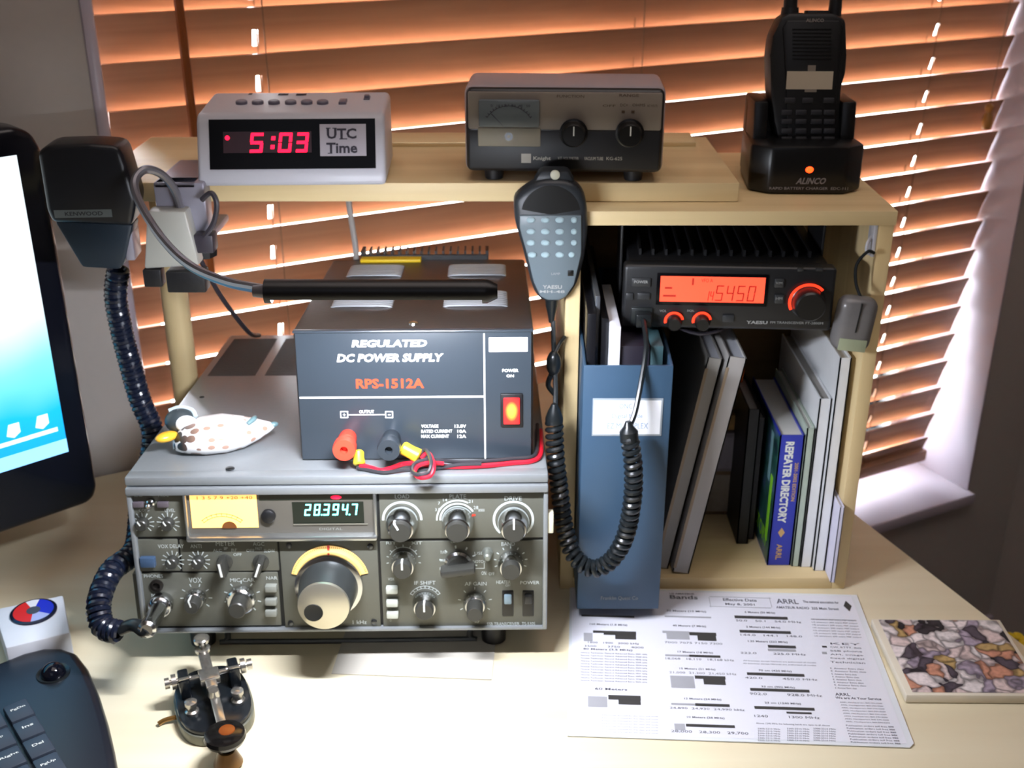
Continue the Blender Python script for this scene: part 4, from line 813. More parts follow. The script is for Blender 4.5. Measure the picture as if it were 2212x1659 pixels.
J = RF.w(*RF.xz(352, 1300)); K1 = W(322, 1352, .716); dd = (K1 - J).normalized()
b = MB(); b.lathe([(.0088, 0), (.0092, .003), (.0092, .010), (.0080, .012), (.0064, .013), (.0064, (K1 - J).length - .004), (.0070, (K1 - J).length), (.0068, (K1 - J).length + .006), (.0045, (K1 - J).length + .008)], J - dd * -.001, dd, 26); o = b.build('plug', CHR(), None); o.parent = lm; o.matrix_parent_inverse = Matrix(); o.matrix_local = LM.i
b = MB(); b.tube([K1 + dd * .004, W(312, 1362, .712), W(296, 1352, .716), W(280, 1352, .718), W(258, 1362, .717)], .0062, 12, 4, rf=lambda t: 1 - .25 * t); o = b.build('plug_boot', cab, None); o.parent = lm; o.matrix_parent_inverse = Matrix(); o.matrix_local = LM.i
# ------------------------------------------------------------------ contents of the box
Z0 = T + .0006
def at(px, py, Y): return D.xz(px, py, Y)
FYF = .818; FX0, FX1 = BX0 + T + .001, at(1439, 1050, FYF).x
FF = Fr((FX0, FYF, Z0)); fw_ = FX1 - FX0; fh = at(1350, 790, FYF).z - Z0
fl = thing('magazine_file', 'tall slate-blue magazine file with a white label standing at the left of the box', 'magazine file', FF)
blu = M('slate_blue_card', (52, 78, 102), .45, var=.05, scale=60, bump=.08)
t = .0022; dep = .225
b = MB(); b.box(0, fw_, 0, t, 0, fh, .0008); b.build('spine', blu, fl)
sp_ = [(t, 0), (dep, 0), (dep, .229), (.05, .229), (t + .004, fh), (t, fh)]
b = MB(); b.prism(sp_, 'yz', 0, t, .0003); b.build('side_wall', blu, fl)
b = MB(); b.prism(sp_, 'yz', fw_ - t, fw_, .0003); b.build('side_wall', blu, fl)
b = MB(); b.box(t, fw_ - t, t, dep, 0, t); b.build('bottom', blu, fl)
b = MB(); b.box(t, fw_ - t, dep - t, dep, t, .229); b.build('back_wall', blu, fl)
b = MB(); a = FF.xz(1278, 941, 0); c = FF.xz(1433, 860, 0); b.box(a.x, c.x, -.0008, 0, a.z, c.z, .0003); b.build('label_holder', M('clear_sleeve', (150, 160, 168), .2), fl)
b = MB(); b.rectp(FF, 1282, 865, 1427, 938, -.001); lbl = b.build('label_card', M('white_card', (232, 234, 238), .5, var=.02), fl)
b = MB(); b.textp(FF, 'ONC', 1338, 872, 1366, 883, -.0012); b.textp(FF, 'Digital Mode', 1322, 894, 1388, 906, -.0012); b.textp(FF, 'EZ MULTIPLEX', 1312, 914, 1400, 926, -.0012); b.build('lettering', M('pale_blue_ink', (138, 160, 190), .6), fl)
b = MB(); b.textp(FF, 'Franklin Quest Co', 1298, 1288, 1378, 1297, -.0003); b.build('maker_lettering', M('pale_badge2', (150, 152, 150), .5), fl)
blks = M('black_sleeve', (18, 18, 22), .28); sil = M('silver_disc', (150, 156, 165), .2, .8)
def leaf(name, x0, x1, y0, z1, m, label, cat, x1t=None, dp=.19, z0=.004, cut=.0, grp=None):
    fr = Fr((FX0, FYF, Z0)); s = (x1t or x0) - x0
    r = thing(name, label, cat, fr, grp) if False else None
    b = MB(); v = [(x0, z0), (x1, z0), (x1 + s, z1), (x0 + s, z1)]; b.prism(v, 'xz', y0, y0 + dp, .0003)
    return single(b.build(name, m), label, cat, fr, grp)
leaf('folder', .0030, .0095, .012, .262, blks, 'glossy black folder at the left inside the magazine file', 'folder', grp='folders and papers in the magazine file')
leaf('folder', .0100, .0135, .030, .270, sil, 'thin silvery sleeve between the black folders in the magazine file', 'folder', grp='folders and papers in the magazine file')
leaf('folder', .0145, .0200, .020, .255, blks, 'narrow black folder right of the silvery sleeve in the magazine file', 'folder', grp='folders and papers in the magazine file')
leaf('paper_stack', .0205, .0285, .010, .252, M('white_paper', (222, 224, 232), .6), 'white papers sticking up in the middle of the magazine file', 'papers', dp=.1, grp='folders and papers in the magazine file')
leaf('folder', .0295, .0520, .014, .2345, M('plum_black', (36, 32, 42), .4), 'thick dark plum folder behind the microphone cord in the magazine file', 'folder', grp='folders and papers in the magazine file')
leaf('folder', .0530, .0625, .014, .2345, M('green_grey_card', (56, 84, 90), .5), 'dark green-grey folder at the right inside the magazine file', 'folder', grp='folders and papers in the magazine file')

def slab(name, x0, x1, y0, dp, z1, m, label, cat, lean=0, z0=None, grp=None, build=None):
    fr = Fr((x0, y0, (z0 if z0 is not None else Z0) + (abs(0))), 0, 0, lean)
    r = thing(name, label, cat, fr, grp); w_ = x1 - x0; h_ = z1 - Z0
    return r, w_, h_, dp
def book(name, x0, x1, y0, dp, z1, cover, pages, label, cat='book', lean=0, spine=True, grp=None):
    r, w_, h_, dp = slab(name, x0, x1, y0, dp, z1, cover, label, cat, lean, grp=grp)
    t = min(.0012, w_ * .18)
    b = MB(); b.box(0, t, 0, dp, 0, h_); b.box(w_ - t, w_, 0, dp, 0, h_)
    if spine: b.box(0, w_, 0, t, 0, h_)
    b.build('cover', cover, r)
    b = MB(); b.box(t, w_ - t, (t if spine else .0015), dp - .002, .0012, h_ - .002); b.build('page_block', pages, r)
    return r, w_, h_
ppr = M('page_edges', (212, 210, 204), .7, var=.12, scale=900, stretch=(40, 1, 1))
gpp = M('grey_page_edges', (150, 146, 140), .7, var=.08, scale=500, stretch=(40, 1, 1))
# two grey envelopes leaning right beside the file
for nm, x0, x1, y0, h_, ln_, m, lab in (('folder', .1275, .1400, .880, .206, 9.5, gpp, 'thick grey folder leaning against the magazine file'), ('folder', .1425, .1575, .872, .210, 9.5, M('light_grey_folder', (164, 160, 156), .6, var=.04), 'pale grey folder with white top edge leaning right of the other grey folder')):
    r = thing(nm, lab, 'folder', Fr((x0, y0, Z0 + (x1 - x0) * math.sin(R(ln_))), 0, 0, ln_), 'grey folders leaning beside the magazine file'); w_ = x1 - x0
    b = MB(); b.box(0, .0012, 0, .165, 0, h_); b.box(w_ - .0012, w_, 0, .165, 0, h_); b.box(0, w_, 0, .0012, 0, h_); b.build('cover', m, r)
    b = MB(); b.box(.0014, w_ - .0014, .0014, .160, .001, h_ - .0015); b.build('page_block', M('white_paper', (222, 224, 232), .6), r)
    b = MB(); b.box(.0, .0025, -.0004, 0, .004, h_ - .01); b.build('edge_stripe', M('tan_edge', (150, 132, 110), .6), r)
b = MB(); b.box(.0, .0035, 0, .001, 0, .012); single(b.build('index_tab', M('yellow_label', (236, 200, 20), .5)), 'small yellow tab sticking up behind the blue magazine file', 'tab', Fr((.1253, .9, .2405)))
# back row of small packs
o1_ = [('carton', .163, .218, .975, .050, Z0, .060, M('brown_framed', (112, 88, 62), .5, var=.3, scale=60), 'brown framed carton at the bottom of the back pile'),
       ('carton', .161, .222, .972, .055, .0606, .102, M('mauve_grey', (120, 112, 118), .6, var=.1, scale=60), 'mauve-grey carton in the middle of the back pile'),
       ('wood_block', .165, .222, .975, .05, .1026, .119, M('brown_block', (128, 98, 52), .6, var=.2), 'brown wood block under the orange packet')]
for nm, x0, x1, y0, dp, z0, z1, m, lab in o1_:
    r = thing(nm, lab, 'box' if nm == 'carton' else 'block', Fr((x0, y0, z0)), 'pile at the back of the box')
    b = MB(); b.box(0, x1 - x0, 0, dp, 0, z1 - z0, .0015); b.build('body', m, r)
    if nm == 'carton':
        b = MB(); b.box(.004, x1 - x0 - .004, -.0006, 0, .004, z1 - z0 - .004); b.build('front_label', M('pale_front_' + str(round(z0, 2)), (146, 136, 124) if z0 < .05 else (136, 130, 140), .6, var=.25, scale=90), r)
r = thing('battery_packet', 'orange and yellow blister packet standing at the back of the box', 'packet', Fr((.166, .985, .1196)))
b = MB(); b.prism([(0, 0), (.046, 0), (.050, .04), (.046, .056), (.034, .066), (.0, .066)], 'xz', 0, .012, .002); b.build('card', M('orange_card', (232, 110, 42), .5), r)
b = MB(); b.box(.001, .045, -.0006, 0, .001, .022); b.build('yellow_band', M('yellow_band', (220, 176, 50), .5), r)
b = MB(); b.box(.006, .030, -.0035, -.0006, .024, .050, .002); b.build('blister', M('tan_blister', (214, 150, 100), .3), r)
b = MB()
for x in (.006, .016, .026, .036): b.box(x, x + .007, -.001, -.0006, .007, .013)
b.build('print_squares', M('olive_ink', (90, 92, 60), .6), r)
# books on the right
book('book', .2085, .2190, .922, .115, .150, M('black_cover', (20, 20, 24), .5), gpp, 'tall black book left of the blue spine in the box', grp='books on the right of the box')
book('book', .2195, .2262, .930, .11, .138, M('charcoal_cover', (44, 42, 48), .5), gpp, 'thin charcoal booklet between the black book and the blue-spined book', grp='books on the right of the box')
r, w_, h_ = book('book', .2295, .2505, .886, .125, .1425, M('royal_blue_cover', (46, 58, 168), .4), ppr, 'thick paperback with a royal blue spine and lime-green lettered cover', grp='books on the right of the box')
DRf = Fr((.2295, .886, Z0))
b = MB(); b.text('REPEATER DIRECTORY', .0052, .044, .0128, h_ - .006, -.0003, bold=.04, rot=-90); b.build('spine_title', M('white_print', (225, 228, 222), .5), r)
b = MB(); b.text('2001-2002 EDITION', .0150, .066, .0182, .104, -.0003, bold=.02, rot=-90); b.text('ARRL', .007, .006, .012, .022, -.0003, bold=.02, rot=-90); q = (.0098, .034); b.flat([(q[0] - .003, q[1]), (q[0], q[1] - .005), (q[0] + .003, q[1]), (q[0], q[1] + .005)], -.0003); b.build('spine_lettering', M('gold_print', (206, 168, 110), .5), r)
cm2 = bpy.data.materials.new('cover_art'); cm2.use_nodes = True; nt = cm2.node_tree; bs = nt.nodes['Principled BSDF']; tcn = nt.nodes.new('ShaderNodeTexCoord'); vz = nt.nodes.new('ShaderNodeTexNoise'); vz.inputs['Scale'].default_value = 45; crn = nt.nodes.new('ShaderNodeValToRGB')
nt.links.new(tcn.outputs['Object'], vz.inputs['Vector']); nt.links.new(vz.outputs[0], crn.inputs[0]); nt.links.new(crn.outputs[0], bs.inputs['Base Color']); bs.inputs['Roughness'].default_value = .35
e = crn.color_ramp.elements; e[0].position = .35; e[0].color = (.006, .02, .03, 1); e[1].position = .7; e[1].color = (.06, .10, .22, 1); q = e.new(.5); q.color = (.015, .08, .06, 1)
b = MB(); b.box(-.0004, 0, .0012, .123, .002, h_ - .002); ca = b.build('cover_art', cm2, r)
b = MB()
vs, fs = glyphs('DIRECTORY', .03); b.add([(-.0006, .095 - u * .088, .012 + v * .016) for u, v in vs], [f for f in fs])
b.box(-.0007, -.0005, .008, .016, .02, .085); b.build('cover_title', M('lime_print', (130, 200, 40), .5), ca)
b = MB(); b.box(-.0007, -.0005, .02, .028, .075, .122); b.build('pale_flash', M('pale_teal', (120, 160, 170), .5), ca)
book('book', .2512, .2582, .884, .13, .150, M('cream_green_cover', (176, 190, 176), .5), ppr, 'thin cream booklet with greenish edge right of the blue spine', lean=0, grp='books on the right of the box')
book('binder', .2588, .2690, .883, .150, .178, M('white_binder', (226, 228, 230), .4), gpp, 'white binder standing between the cream booklet and the tallest white binder', 'binder', grp='books on the right of the box')
book('binder', .2696, .2792, .877, .165, .218, M('white_binder', (226, 228, 230), .4), ppr, 'tallest white binder beside the right wall of the box', 'binder', grp='books on the right of the box')
book('booklet', .2798, .2835, .858, .12, .088, M('lilac_white_cover', (214, 212, 230), .5), ppr, 'low thin lilac-white booklet against the right wall at the box front', 'booklet', grp='books on the right of the box')
# white hook bracket, and the grey rounded puck hanging from a wire loop
hk = thing('hook_bracket', 'small white hook bracket in the upper right corner of the box', 'bracket', D)
q = at(1893, 478, .872); hb = MB(); hb.box(.2808, .2837, .868, .882, q.z - .028, q.z + .002, .0008); hb.build('plate', M('white_plastic', (196, 196, 204), .38), hk)
hb = MB(); hb.tube([(.281, .872, q.z - .012), (.277, .868, q.z - .016), (.2765, .867, q.z - .022), (.279, .868, q.z - .025)], .0013, 8, 5); hb.build('hook', M('white_plastic', (196, 196, 204), .38), hk)
pc = at(1843, 698, .853); dv = thing('hanging_mouse', 'small grey rounded mouse-like device hanging by its lead at the box right edge', 'device', Fr(pc, 0, 0, 6))
gm2 = M('smoky_grey_plastic', (112, 110, 110), .22, var=.15, scale=60)
b = MB(); b.box(-.0155, .0155, -.010, .009, -.022, .023, .0095, seg=5); b.build('shell', gm2, dv)
b = MB(); b.box(-.011, .011, -.0106, -.009, -.020, -.010, .0006); b.build('lower_lens', M('pale_lens', (160, 168, 140), .2), dv)
b = MB(); b.box(-.0005, .0005, -.0108, -.0090, -.004, .020); b.build('seam', M('dark_recess', (16, 17, 16), .6), dv)
ld = [Vector((.001, 0, .022)), Vector((-.004, .004, .032)), Vector((-.006, .006, .046)), Vector((.0, .006, .057)), Vector((.006, .008, .056))]
b = MB(); b.tube(ld, .0013, 8, 6); b.build('lead', cab, dv)

# ------------------------------------------------------------------ things on the desk
SF = Fr(D.xy(1226, 1592, 0), -2.8)
sh_ = thing('laminated_chart', 'white laminated frequency chart sheet lying on the desk before the box', 'chart', SF)
swd = SF.xy(1976, 1616, 0).x; shh = SF.xy(1852, 1288, 0).y
b = MB(); b.prism([(0, 0), (swd - .004, -.0005), (swd, .004), (swd + .0005, shh), (.001, shh)], 'xy', .0006, .0014); b.build('lamination', M('lamination', (222, 226, 230), .10, var=.02, coat=.6), sh_)
b = MB(); b.rect(.003, .003, swd - .005, shh - .003, .00155, 'xy'); sp2 = b.build('paper', M('white_sheet', (224, 224, 232), .35, var=.01, coat=.5), sh_)
K, G, X = MB(), MB(), MB(); OZ = .0018
kb = lambda *q: K.rectp(SF, *q, off=OZ, plane='xy'); gb = lambda *q: G.rectp(SF, *q, off=OZ, plane='xy'); tx = lambda s, *q, **k: X.textp(SF, s, *q, off=OZ, plane='xy', **k)
for q in ((1256, 1329, 1370, 1333), (1281, 1363, 1374, 1368), (1304, 1368, 1374, 1372), (1329, 1372, 1374, 1381), (1489, 1366, 1547, 1373), (1507, 1373, 1547, 1384), (1489, 1415, 1556, 1420), (1501, 1460, 1567, 1467), (1520, 1467, 1567, 1479), (1502, 1520, 1576, 1526), (1482, 1565, 1587, 1571), (1314, 1502, 1384, 1512), (1336, 1512, 1384, 1522), (1587, 1331, 1701, 1337), (1598, 1362, 1708, 1368), (1659, 1394, 1719, 1400), (1614, 1454, 1737, 1460), (1621, 1488, 1748, 1494), (1630, 1527, 1759, 1533), (1699, 1538, 1753, 1542), (1776, 1395, 1786, 1399)): kb(*q)
for q in ((1261, 1367, 1280, 1385), (1431, 1363, 1489, 1368), (1440, 1368, 1489, 1381), (1437, 1414, 1489, 1418), (1449, 1460, 1500, 1486), (1450, 1519, 1502, 1523), (1457, 1563, 1480, 1577), (1270, 1504, 1312, 1527), (1659, 1402, 1719, 1407), (1436, 1331, 1536, 1334), (1776, 1408, 1786, 1413)): gb(*q)
for s, q in (('US AMATEUR', (1446, 1281, 1500, 1284)), ('Bands', (1447, 1286, 1507, 1294)), ('Effective Date', (1562, 1293, 1634, 1299)), ('May 8, 2001', (1567, 1303, 1630, 1309)), ('ARRL', (1677, 1294, 1724, 1304)), ('The national association for', (1735, 1298, 1811, 1303)), ('AMATEUR RADIO  225 Main Street', (1677, 1311, 1811, 1316)),
    ('160 Meters (1.8 MHz)', (1274, 1347, 1355, 1352)), ('80 Meters (3.5 MHz)', (1260, 1401, 1366, 1406)), ('60 Meters', (1285, 1486, 1355, 1491)), ('40 Meters (7 MHz)', (1453, 1350, 1525, 1355)), ('30 Meters (10 MHz)', (1440, 1318, 1525, 1323)), ('17 Meters (18 MHz)', (1464, 1407, 1540, 1412)), ('15 Meters (21 MHz)', (1468, 1443, 1545, 1448)), ('12 Meters (24 MHz)', (1478, 1508, 1558, 1513)), ('10 Meters (28 MHz)', (1484, 1548, 1565, 1553)), ('6 Meters (50 MHz)', (1609, 1321, 1674, 1326)), ('2 Meters (144 MHz)', (1612, 1353, 1685, 1358)), ('1.25 Meters (222 MHz)', (1616, 1384, 1701, 1389)), ('70 cm (420 MHz)', (1639, 1447, 1710, 1452)), ('33 cm (902 MHz)', (1645, 1482, 1717, 1487)), ('23 cm (1240 MHz)', (1652, 1517, 1730, 1522)), ('ARRL', (1804, 1497, 1836, 1503)), ('We are At Your Service', (1805, 1506, 1903, 1511))): tx(s, *q, bold=.015)
for s, q in (('1800   1900   2000 kHz', (1270, 1387, 1380, 1391)), ('3500      3750      4000', (1262, 1395, 1390, 1399)), ('7000 7075 7150 7300', (1436, 1387, 1560, 1391)), ('18,068   18,110   18,168 kHz', (1438, 1422, 1585, 1427)), ('21,000  21,200  21,450 kHz', (1446, 1452, 1590, 1457)), ('24,890  24,930  24,990 kHz', (1447, 1529, 1608, 1534)), ('28,000   28,300   29,700', (1450, 1579, 1616, 1585)), ('50.0    50.1    54.0 MHz', (1590, 1340, 1730, 1344)), ('144.0   144.1   148.0', (1600, 1371, 1732, 1375)), ('222.0        225.0 MHz', (1600, 1410, 1740, 1414)), ('420.0         450.0 MHz', (1610, 1464, 1765, 1468)), ('902.0         928.0 MHz', (1620, 1498, 1775, 1503)), ('1240         1300 MHz', (1630, 1546, 1770, 1551))): tx(s, *q)
for y in range(1408, 1470, 6): tx('Novice Technician General Advanced Extra %d kHz' % (y % 7 + 3500), 1255, y + 2, 1398, y + 5)
for y in (1545, 1551, 1557, 1563, 1569, 1575, 1581): tx('frequencies licensed for this class and mode', 1300, y, 1422, y + 3)
for y in (1428, 1434): tx('All licensees except Novices are authorized all modes', 1606, y, 1762, y + 3)
for x0 in (1637, 1700, 1757):
    for y in range(1573, 1600, 5): tx('2300-2310 MHz', x0, y, x0 + 48, y + 3)
tx('Above 1240 MHz the following bands are open to all classes', 1634, 1563, 1792, 1567)
for y in list(range(1338, 1378, 6)): tx('US amateurs 200 watts PEP output', 1753 + (y - 1338) * .2, y, 1850 + (y - 1338) * .3, y + 3)
for i, s in enumerate(('KEY', 'CW, RTTY, data', 'SSB phone', 'AM, image', 'fixed digital', 'Technician')): tx(s, 1794, 1389 + i * 8, 1858 + i * 2, 1393 + i * 8)
for y in list(range(1443, 1490, 6)): tx('E  Amateur Extra class', 1794 + (y - 1443) * .25, y, 1850 + (y % 5) * 5, y + 3)
for y in list(range(1517, 1560, 6)): tx('ARRL Headquarters 860-594-0200', 1815 + (y - 1517) * .3, y, 1905 + (y - 1517) * .4, y + 3)
for y in list(range(1567, 1608, 6)): tx('Publication orders toll free 888', 1828 + (y - 1567) * .3, y, 1930 + (y - 1567) * .4, y + 3)
q = SF.xy(1831, 1309, OZ); K.flat([(q.x - .0035, q.y), (q.x, q.y - .008), (q.x + .0035, q.y), (q.x, q.y + .008)], OZ, 'xy')
for a, b_, c_, d_ in ((1533, 1290, 1665, 1291), (1533, 1311, 1665, 1312), (1533, 1290, 1534, 1312), (1664, 1290, 1665, 1312), (1752, 1338, 1848, 1339)): gb(a, b_, c_, d_)
K.build('black_bars', M('bar_ink', (62, 60, 58), .5), sp2)['kind'] = 'stuff'; G.build('grey_bars', M('grey_ink', (160, 160, 164), .5), sp2)['kind'] = 'stuff'; X.build('lettering', M('print_ink', (96, 96, 104), .5), sp2)['kind'] = 'stuff'
# picture tile
TFp = [D.xy(1890, 1337, .008), D.xy(2148, 1343, .008), D.xy(2243, 1502, .008), D.xy(1958, 1502, .008)]
TL = Fr((TFp[3].x, TFp[3].y, .0006), -.6); w_ = .108; h_ = (TFp[0] - TFp[3]).length
tl = thing('picture_tile', 'square cream tile printed with crowded seashells right of the chart', 'tile', TL)
b = MB(); b.box(0, w_, 0, h_, 0, .0078, .0012); b.build('tile_body', M('cream_ceramic', (220, 210, 190), .35), tl)
tm = bpy.data.materials.new('shell_print'); tm.use_nodes = True; nt = tm.node_tree; bs = nt.nodes['Principled BSDF']; bs.inputs['Roughness'].default_value = .4
tcn = nt.nodes.new('ShaderNodeTexCoord'); nz = nt.nodes.new('ShaderNodeTexNoise'); nz.inputs['Scale'].default_value = 40; vm = nt.nodes.new('ShaderNodeVectorMath'); vm.operation = 'MULTIPLY_ADD'; vm.inputs[1].default_value = (.03, .03, .03)
vo = nt.nodes.new('ShaderNodeTexVoronoi'); vo.inputs['Scale'].default_value = 78; v2 = nt.nodes.new('ShaderNodeTexVoronoi'); v2.feature = 'DISTANCE_TO_EDGE'; v2.inputs['Scale'].default_value = 78
nt.links.new(tcn.outputs['Object'], nz.inputs['Vector']); nt.links.new(nz.outputs['Color'], vm.inputs[0]); nt.links.new(tcn.outputs['Object'], vm.inputs[2]); nt.links.new(vm.outputs[0], vo.inputs['Vector']); nt.links.new(vm.outputs[0], v2.inputs['Vector'])
sx = nt.nodes.new('ShaderNodeSeparateColor'); nt.links.new(vo.outputs['Color'], sx.inputs[0]); crn = nt.nodes.new('ShaderNodeValToRGB'); crn.color_ramp.interpolation = 'CONSTANT'; nt.links.new(sx.outputs[0], crn.inputs[0])
e = crn.color_ramp.elements; cols = [(0, (222, 200, 196)), (.2, (88, 78, 88)), (.3, (232, 222, 220)), (.50, (206, 146, 120)), (.58, (190, 158, 104)), (.66, (176, 160, 176)), (.78, (240, 226, 224)), (.9, (60, 56, 60))]
e[0].position = 0; e[0].color = (*lin(cols[0][1]), 1); e[1].position = .2; e[1].color = (*lin(cols[1][1]), 1)
for p_, c_ in cols[2:]: q = e.new(p_); q.color = (*lin(c_), 1)
mr_ = nt.nodes.new('ShaderNodeMapRange'); mr_.inputs['From Max'].default_value = .18; mr_.inputs['To Min'].default_value = .28; nt.links.new(v2.outputs[0], mr_.inputs[0])
wv_ = nt.nodes.new('ShaderNodeTexNoise'); wv_.inputs['Scale'].default_value = 260; mr2 = nt.nodes.new('ShaderNodeMapRange'); mr2.inputs['To Min'].default_value = .55; mr2.inputs['To Max'].default_value = 1.25; nt.links.new(tcn.outputs['Object'], wv_.inputs['Vector']); nt.links.new(wv_.outputs[0], mr2.inputs[0])
mu = nt.nodes.new('ShaderNodeMath'); mu.operation = 'MULTIPLY'; nt.links.new(mr_.outputs[0], mu.inputs[0]); nt.links.new(mr2.outputs[0], mu.inputs[1])
vm2 = nt.nodes.new('ShaderNodeVectorMath'); vm2.operation = 'MULTIPLY'; nt.links.new(crn.outputs[0], vm2.inputs[0]); nt.links.new(mu.outputs[0], vm2.inputs[1]); nt.links.new(vm2.outputs[0], bs.inputs['Base Color'])
b = MB(); b.rect(.0055, .003, w_ - .0035, h_ - .002, .0080, 'xy'); b.build('printed_picture', tm, tl)
# white paper under the transceiver
q = D.xy(1062, 1470, 0); PP = Fr((q.x, q.y, .0004), -2); b = MB(); a = PP.xy(716, 1456, 0)
b.prism([(0, 0), (a.x, a.y), (a.x + .004, .12), (.002, .12)], 'xy', 0, .0006); single(b.build('paper_sheet', M('grey_white_paper', (196, 190, 178), .7)), 'plain off-white paper sheet sticking out beneath the transceiver', 'paper', PP)
# white square box with a round emblem
EB = Fr(Vector((0, 0, .0006))); wb = thing('emblem_box', 'small white square box with red, white and blue oval emblem on top', 'box', EB)
zt2 = .030; pl4 = [D.xy(*p, zt2) for p in ((-14, 1316), (136, 1285), (151, 1366), (12, 1400))]; pl4 = [(p.x, p.y) for p in pl4]
b = MB(); b.prism(pl4, 'xy', 0, zt2 - .0006, .0016); b.build('body', M('white_box_card', (226, 228, 234), .5), wb)
ce = D.xy(73, 1323, zt2); e1_ = D.xy(124, 1312, zt2); rr = (e1_ - ce).length; an = math.atan2(e1_.y - ce.y, e1_.x - ce.x)
EM = Fr(Vector((ce.x, ce.y, zt2 + .0002 - .0)), math.degrees(an))
def em(fn, name, m, z=0): b = MB(); fn(b); o = b.build(name, m, None); o.parent = wb; o.matrix_parent_inverse = Matrix(); o.matrix_local = EB.i @ EM.m; return o
em(lambda b: b.lathe([(rr, 0), (rr, .001), (rr * .94, .0016)], (0, 0, 0), (0, 0, 1), 36), 'emblem_rim', M('dark_blue_rim', (30, 34, 56), .2, .3))
em(lambda b: b.arc((0, 0), .0, rr * .86, 190, 340, .0018, 'xy'), 'emblem_red', M('emblem_red', (214, 36, 34), .25))
em(lambda b: b.arc((0, 0), .0, rr * .86, -20 + 0, 20, .0019, 'xy'), 'emblem_white', M('emblem_white', (228, 226, 230), .25))
em(lambda b: b.arc((0, 0), .0, rr * .86, 20, 130, .0018, 'xy'), 'emblem_blue', M('emblem_blue', (28, 44, 190), .25))
em(lambda b: b.arc((0, 0), .0, rr * .86, 130, 190, .0018, 'xy'), 'emblem_pale', M('emblem_pale', (170, 180, 226), .25))
em(lambda b: b.arc((0, 0), .0, rr * .3, 0, 360, .0021, 'xy'), 'emblem_centre', M('emblem_dark', (70, 74, 84), .25))
# keyboard with trackball
KZ = .022; kr = D.xy(115, 1455, KZ); u1, u2 = D.xy(27, 1551, KZ), D.xy(59, 1538, KZ); KA = math.atan2(u2.y - u1.y, u2.x - u1.x)
KB = Fr((kr.x, kr.y, .0006), math.degrees(KA)); kbd = thing('keyboard', 'black curved computer keyboard with built-in trackball at the lower left', 'keyboard', KB)
ol = [(-200, 1500), (-60, 1446), (0, 1424), (50, 1404), (95, 1393), (135, 1393), (165, 1404), (190, 1436), (213, 1490), (232, 1550), (246, 1610), (256, 1670), (266, 1750), (262, 1850), (200, 1950), (-300, 2100)]
b = MB(); b.prism([(KB.xy(*p, KZ).x, KB.xy(*p, KZ).y) for p in ol], 'xy', 0, KZ - .0006, .007, seg=4, only=lambda e: max(v.co.z for v in e.verts) > .02 and min(v.co.z for v in e.verts) > .02)
kbm = M('keyboard_black', (26, 28, 36), .33, bump=.08, var=.08); b.build('body', kbm, kbd)
b = MB(); b.lathe([(.0125, 0), (.0122, .0012), (.0098, .0004), (.0098, -.001)], (0, 0, KZ - .0008), (0, 0, 1), 32); b.build('trackball_ring', M('socket_dark', (34, 38, 38), .3), kbd)
b = MB(); b.ball((0, 0, KZ - .001), .0095, 28, 18); b.build('trackball', M('ball_black', (10, 12, 22), .06), kbd)
g1, g2 = D.xy(43, 1545, KZ), D.xy(86, 1622, KZ); pt = (g2 - g1).length / 2
km = M('key_grey', (52, 60, 72), .45); kl = KB.i @ g1; kd = (KB.i.to_3x3() @ (g2 - g1)).normalized()
ll = MB(); gapx = .0195
names = [['PgUp', 'Home', 'End', 'PgDn', 'Ins', 'Del'], ['Delete', 'Insert', 'Enter', 'Shift', 'Up', 'Right'], ['F12', 'Back', '+', 'Ctrl', 'Down', 'Left'], ['F11', '=', ']', '/', 'Alt', 'End']]
for cidx in range(4):
    for rI in range(-3 if cidx else 0, 5):
        p = kl + kd * (pt * rI) + Vector((-gapx * cidx, 0, 0)) + Vector((-kd.x * 0, 0, 0))
        b = MB(); b.box(p.x - .0085, p.x + .0085, p.y - pt * .46, p.y + pt * .46, KZ - .001, KZ + .0045, .0016); k_ = b.build('key', km, kbd)
        s = names[cidx][(rI + 3) % 6]; L_ = .0016 * len(s); ll.text(s, p.x - L_ * .8, p.y + .0002, p.x + L_ * .8, p.y + .0030, KZ + .0048, 'xy', bold=.02)
ll.build('key_lettering', WHT(), kbd)['kind'] = 'stuff'
# telegraph key
ra, rb = D.xy(440, 1402, .040), D.xy(490, 1610, .026); ta = math.atan2(ra.y - rb.y, ra.x - rb.x) - PI / 2
q = D.xy(462, 1522, .006); TK = Fr((q.x, q.y, .0006), math.degrees(ta)); tk_ = thing('telegraph_key', 'black and chrome telegraph key with a round black finger knob on the desk', 'telegraph key', TK)
kbk = M('key_base_black', (20, 24, 28), .2); 
def oval(rx, ry, n=32, e=.72): return [(rx * abs(math.cos(2 * PI * i / n)) ** e * (1 if math.cos(2 * PI * i / n) > 0 else -1), ry * abs(math.sin(2 * PI * i / n)) ** e * (1 if math.sin(2 * PI * i / n) > 0 else -1)) for i in range(n)]
b = MB(); b.prism(oval(.0285, .0395), 'xy', 0, .0085, .001); b.build('base_rim', M('olive_grey_rim', (112, 112, 98), .35, .3), tk_)
b = MB(); b.prism(oval(.0272, .0382), 'xy', .0085, .0125, .001); b.build('base', kbk, tk_)
stl = M('nickel', (190, 186, 178), .22, .9)
b = MB(); b.box(-.0035, .0035, -.053, -.004, .024, .0262, .0006); b.box(-.0042, .0042, -.006, .046, .0235, .0275, .0008); b.box(-.0075, .0075, .002, .016, .022, .0285, .001); b.box(-.020, .020, .010, .0135, .0235, .0265, .0008); b.build('lever', stl, tk_)
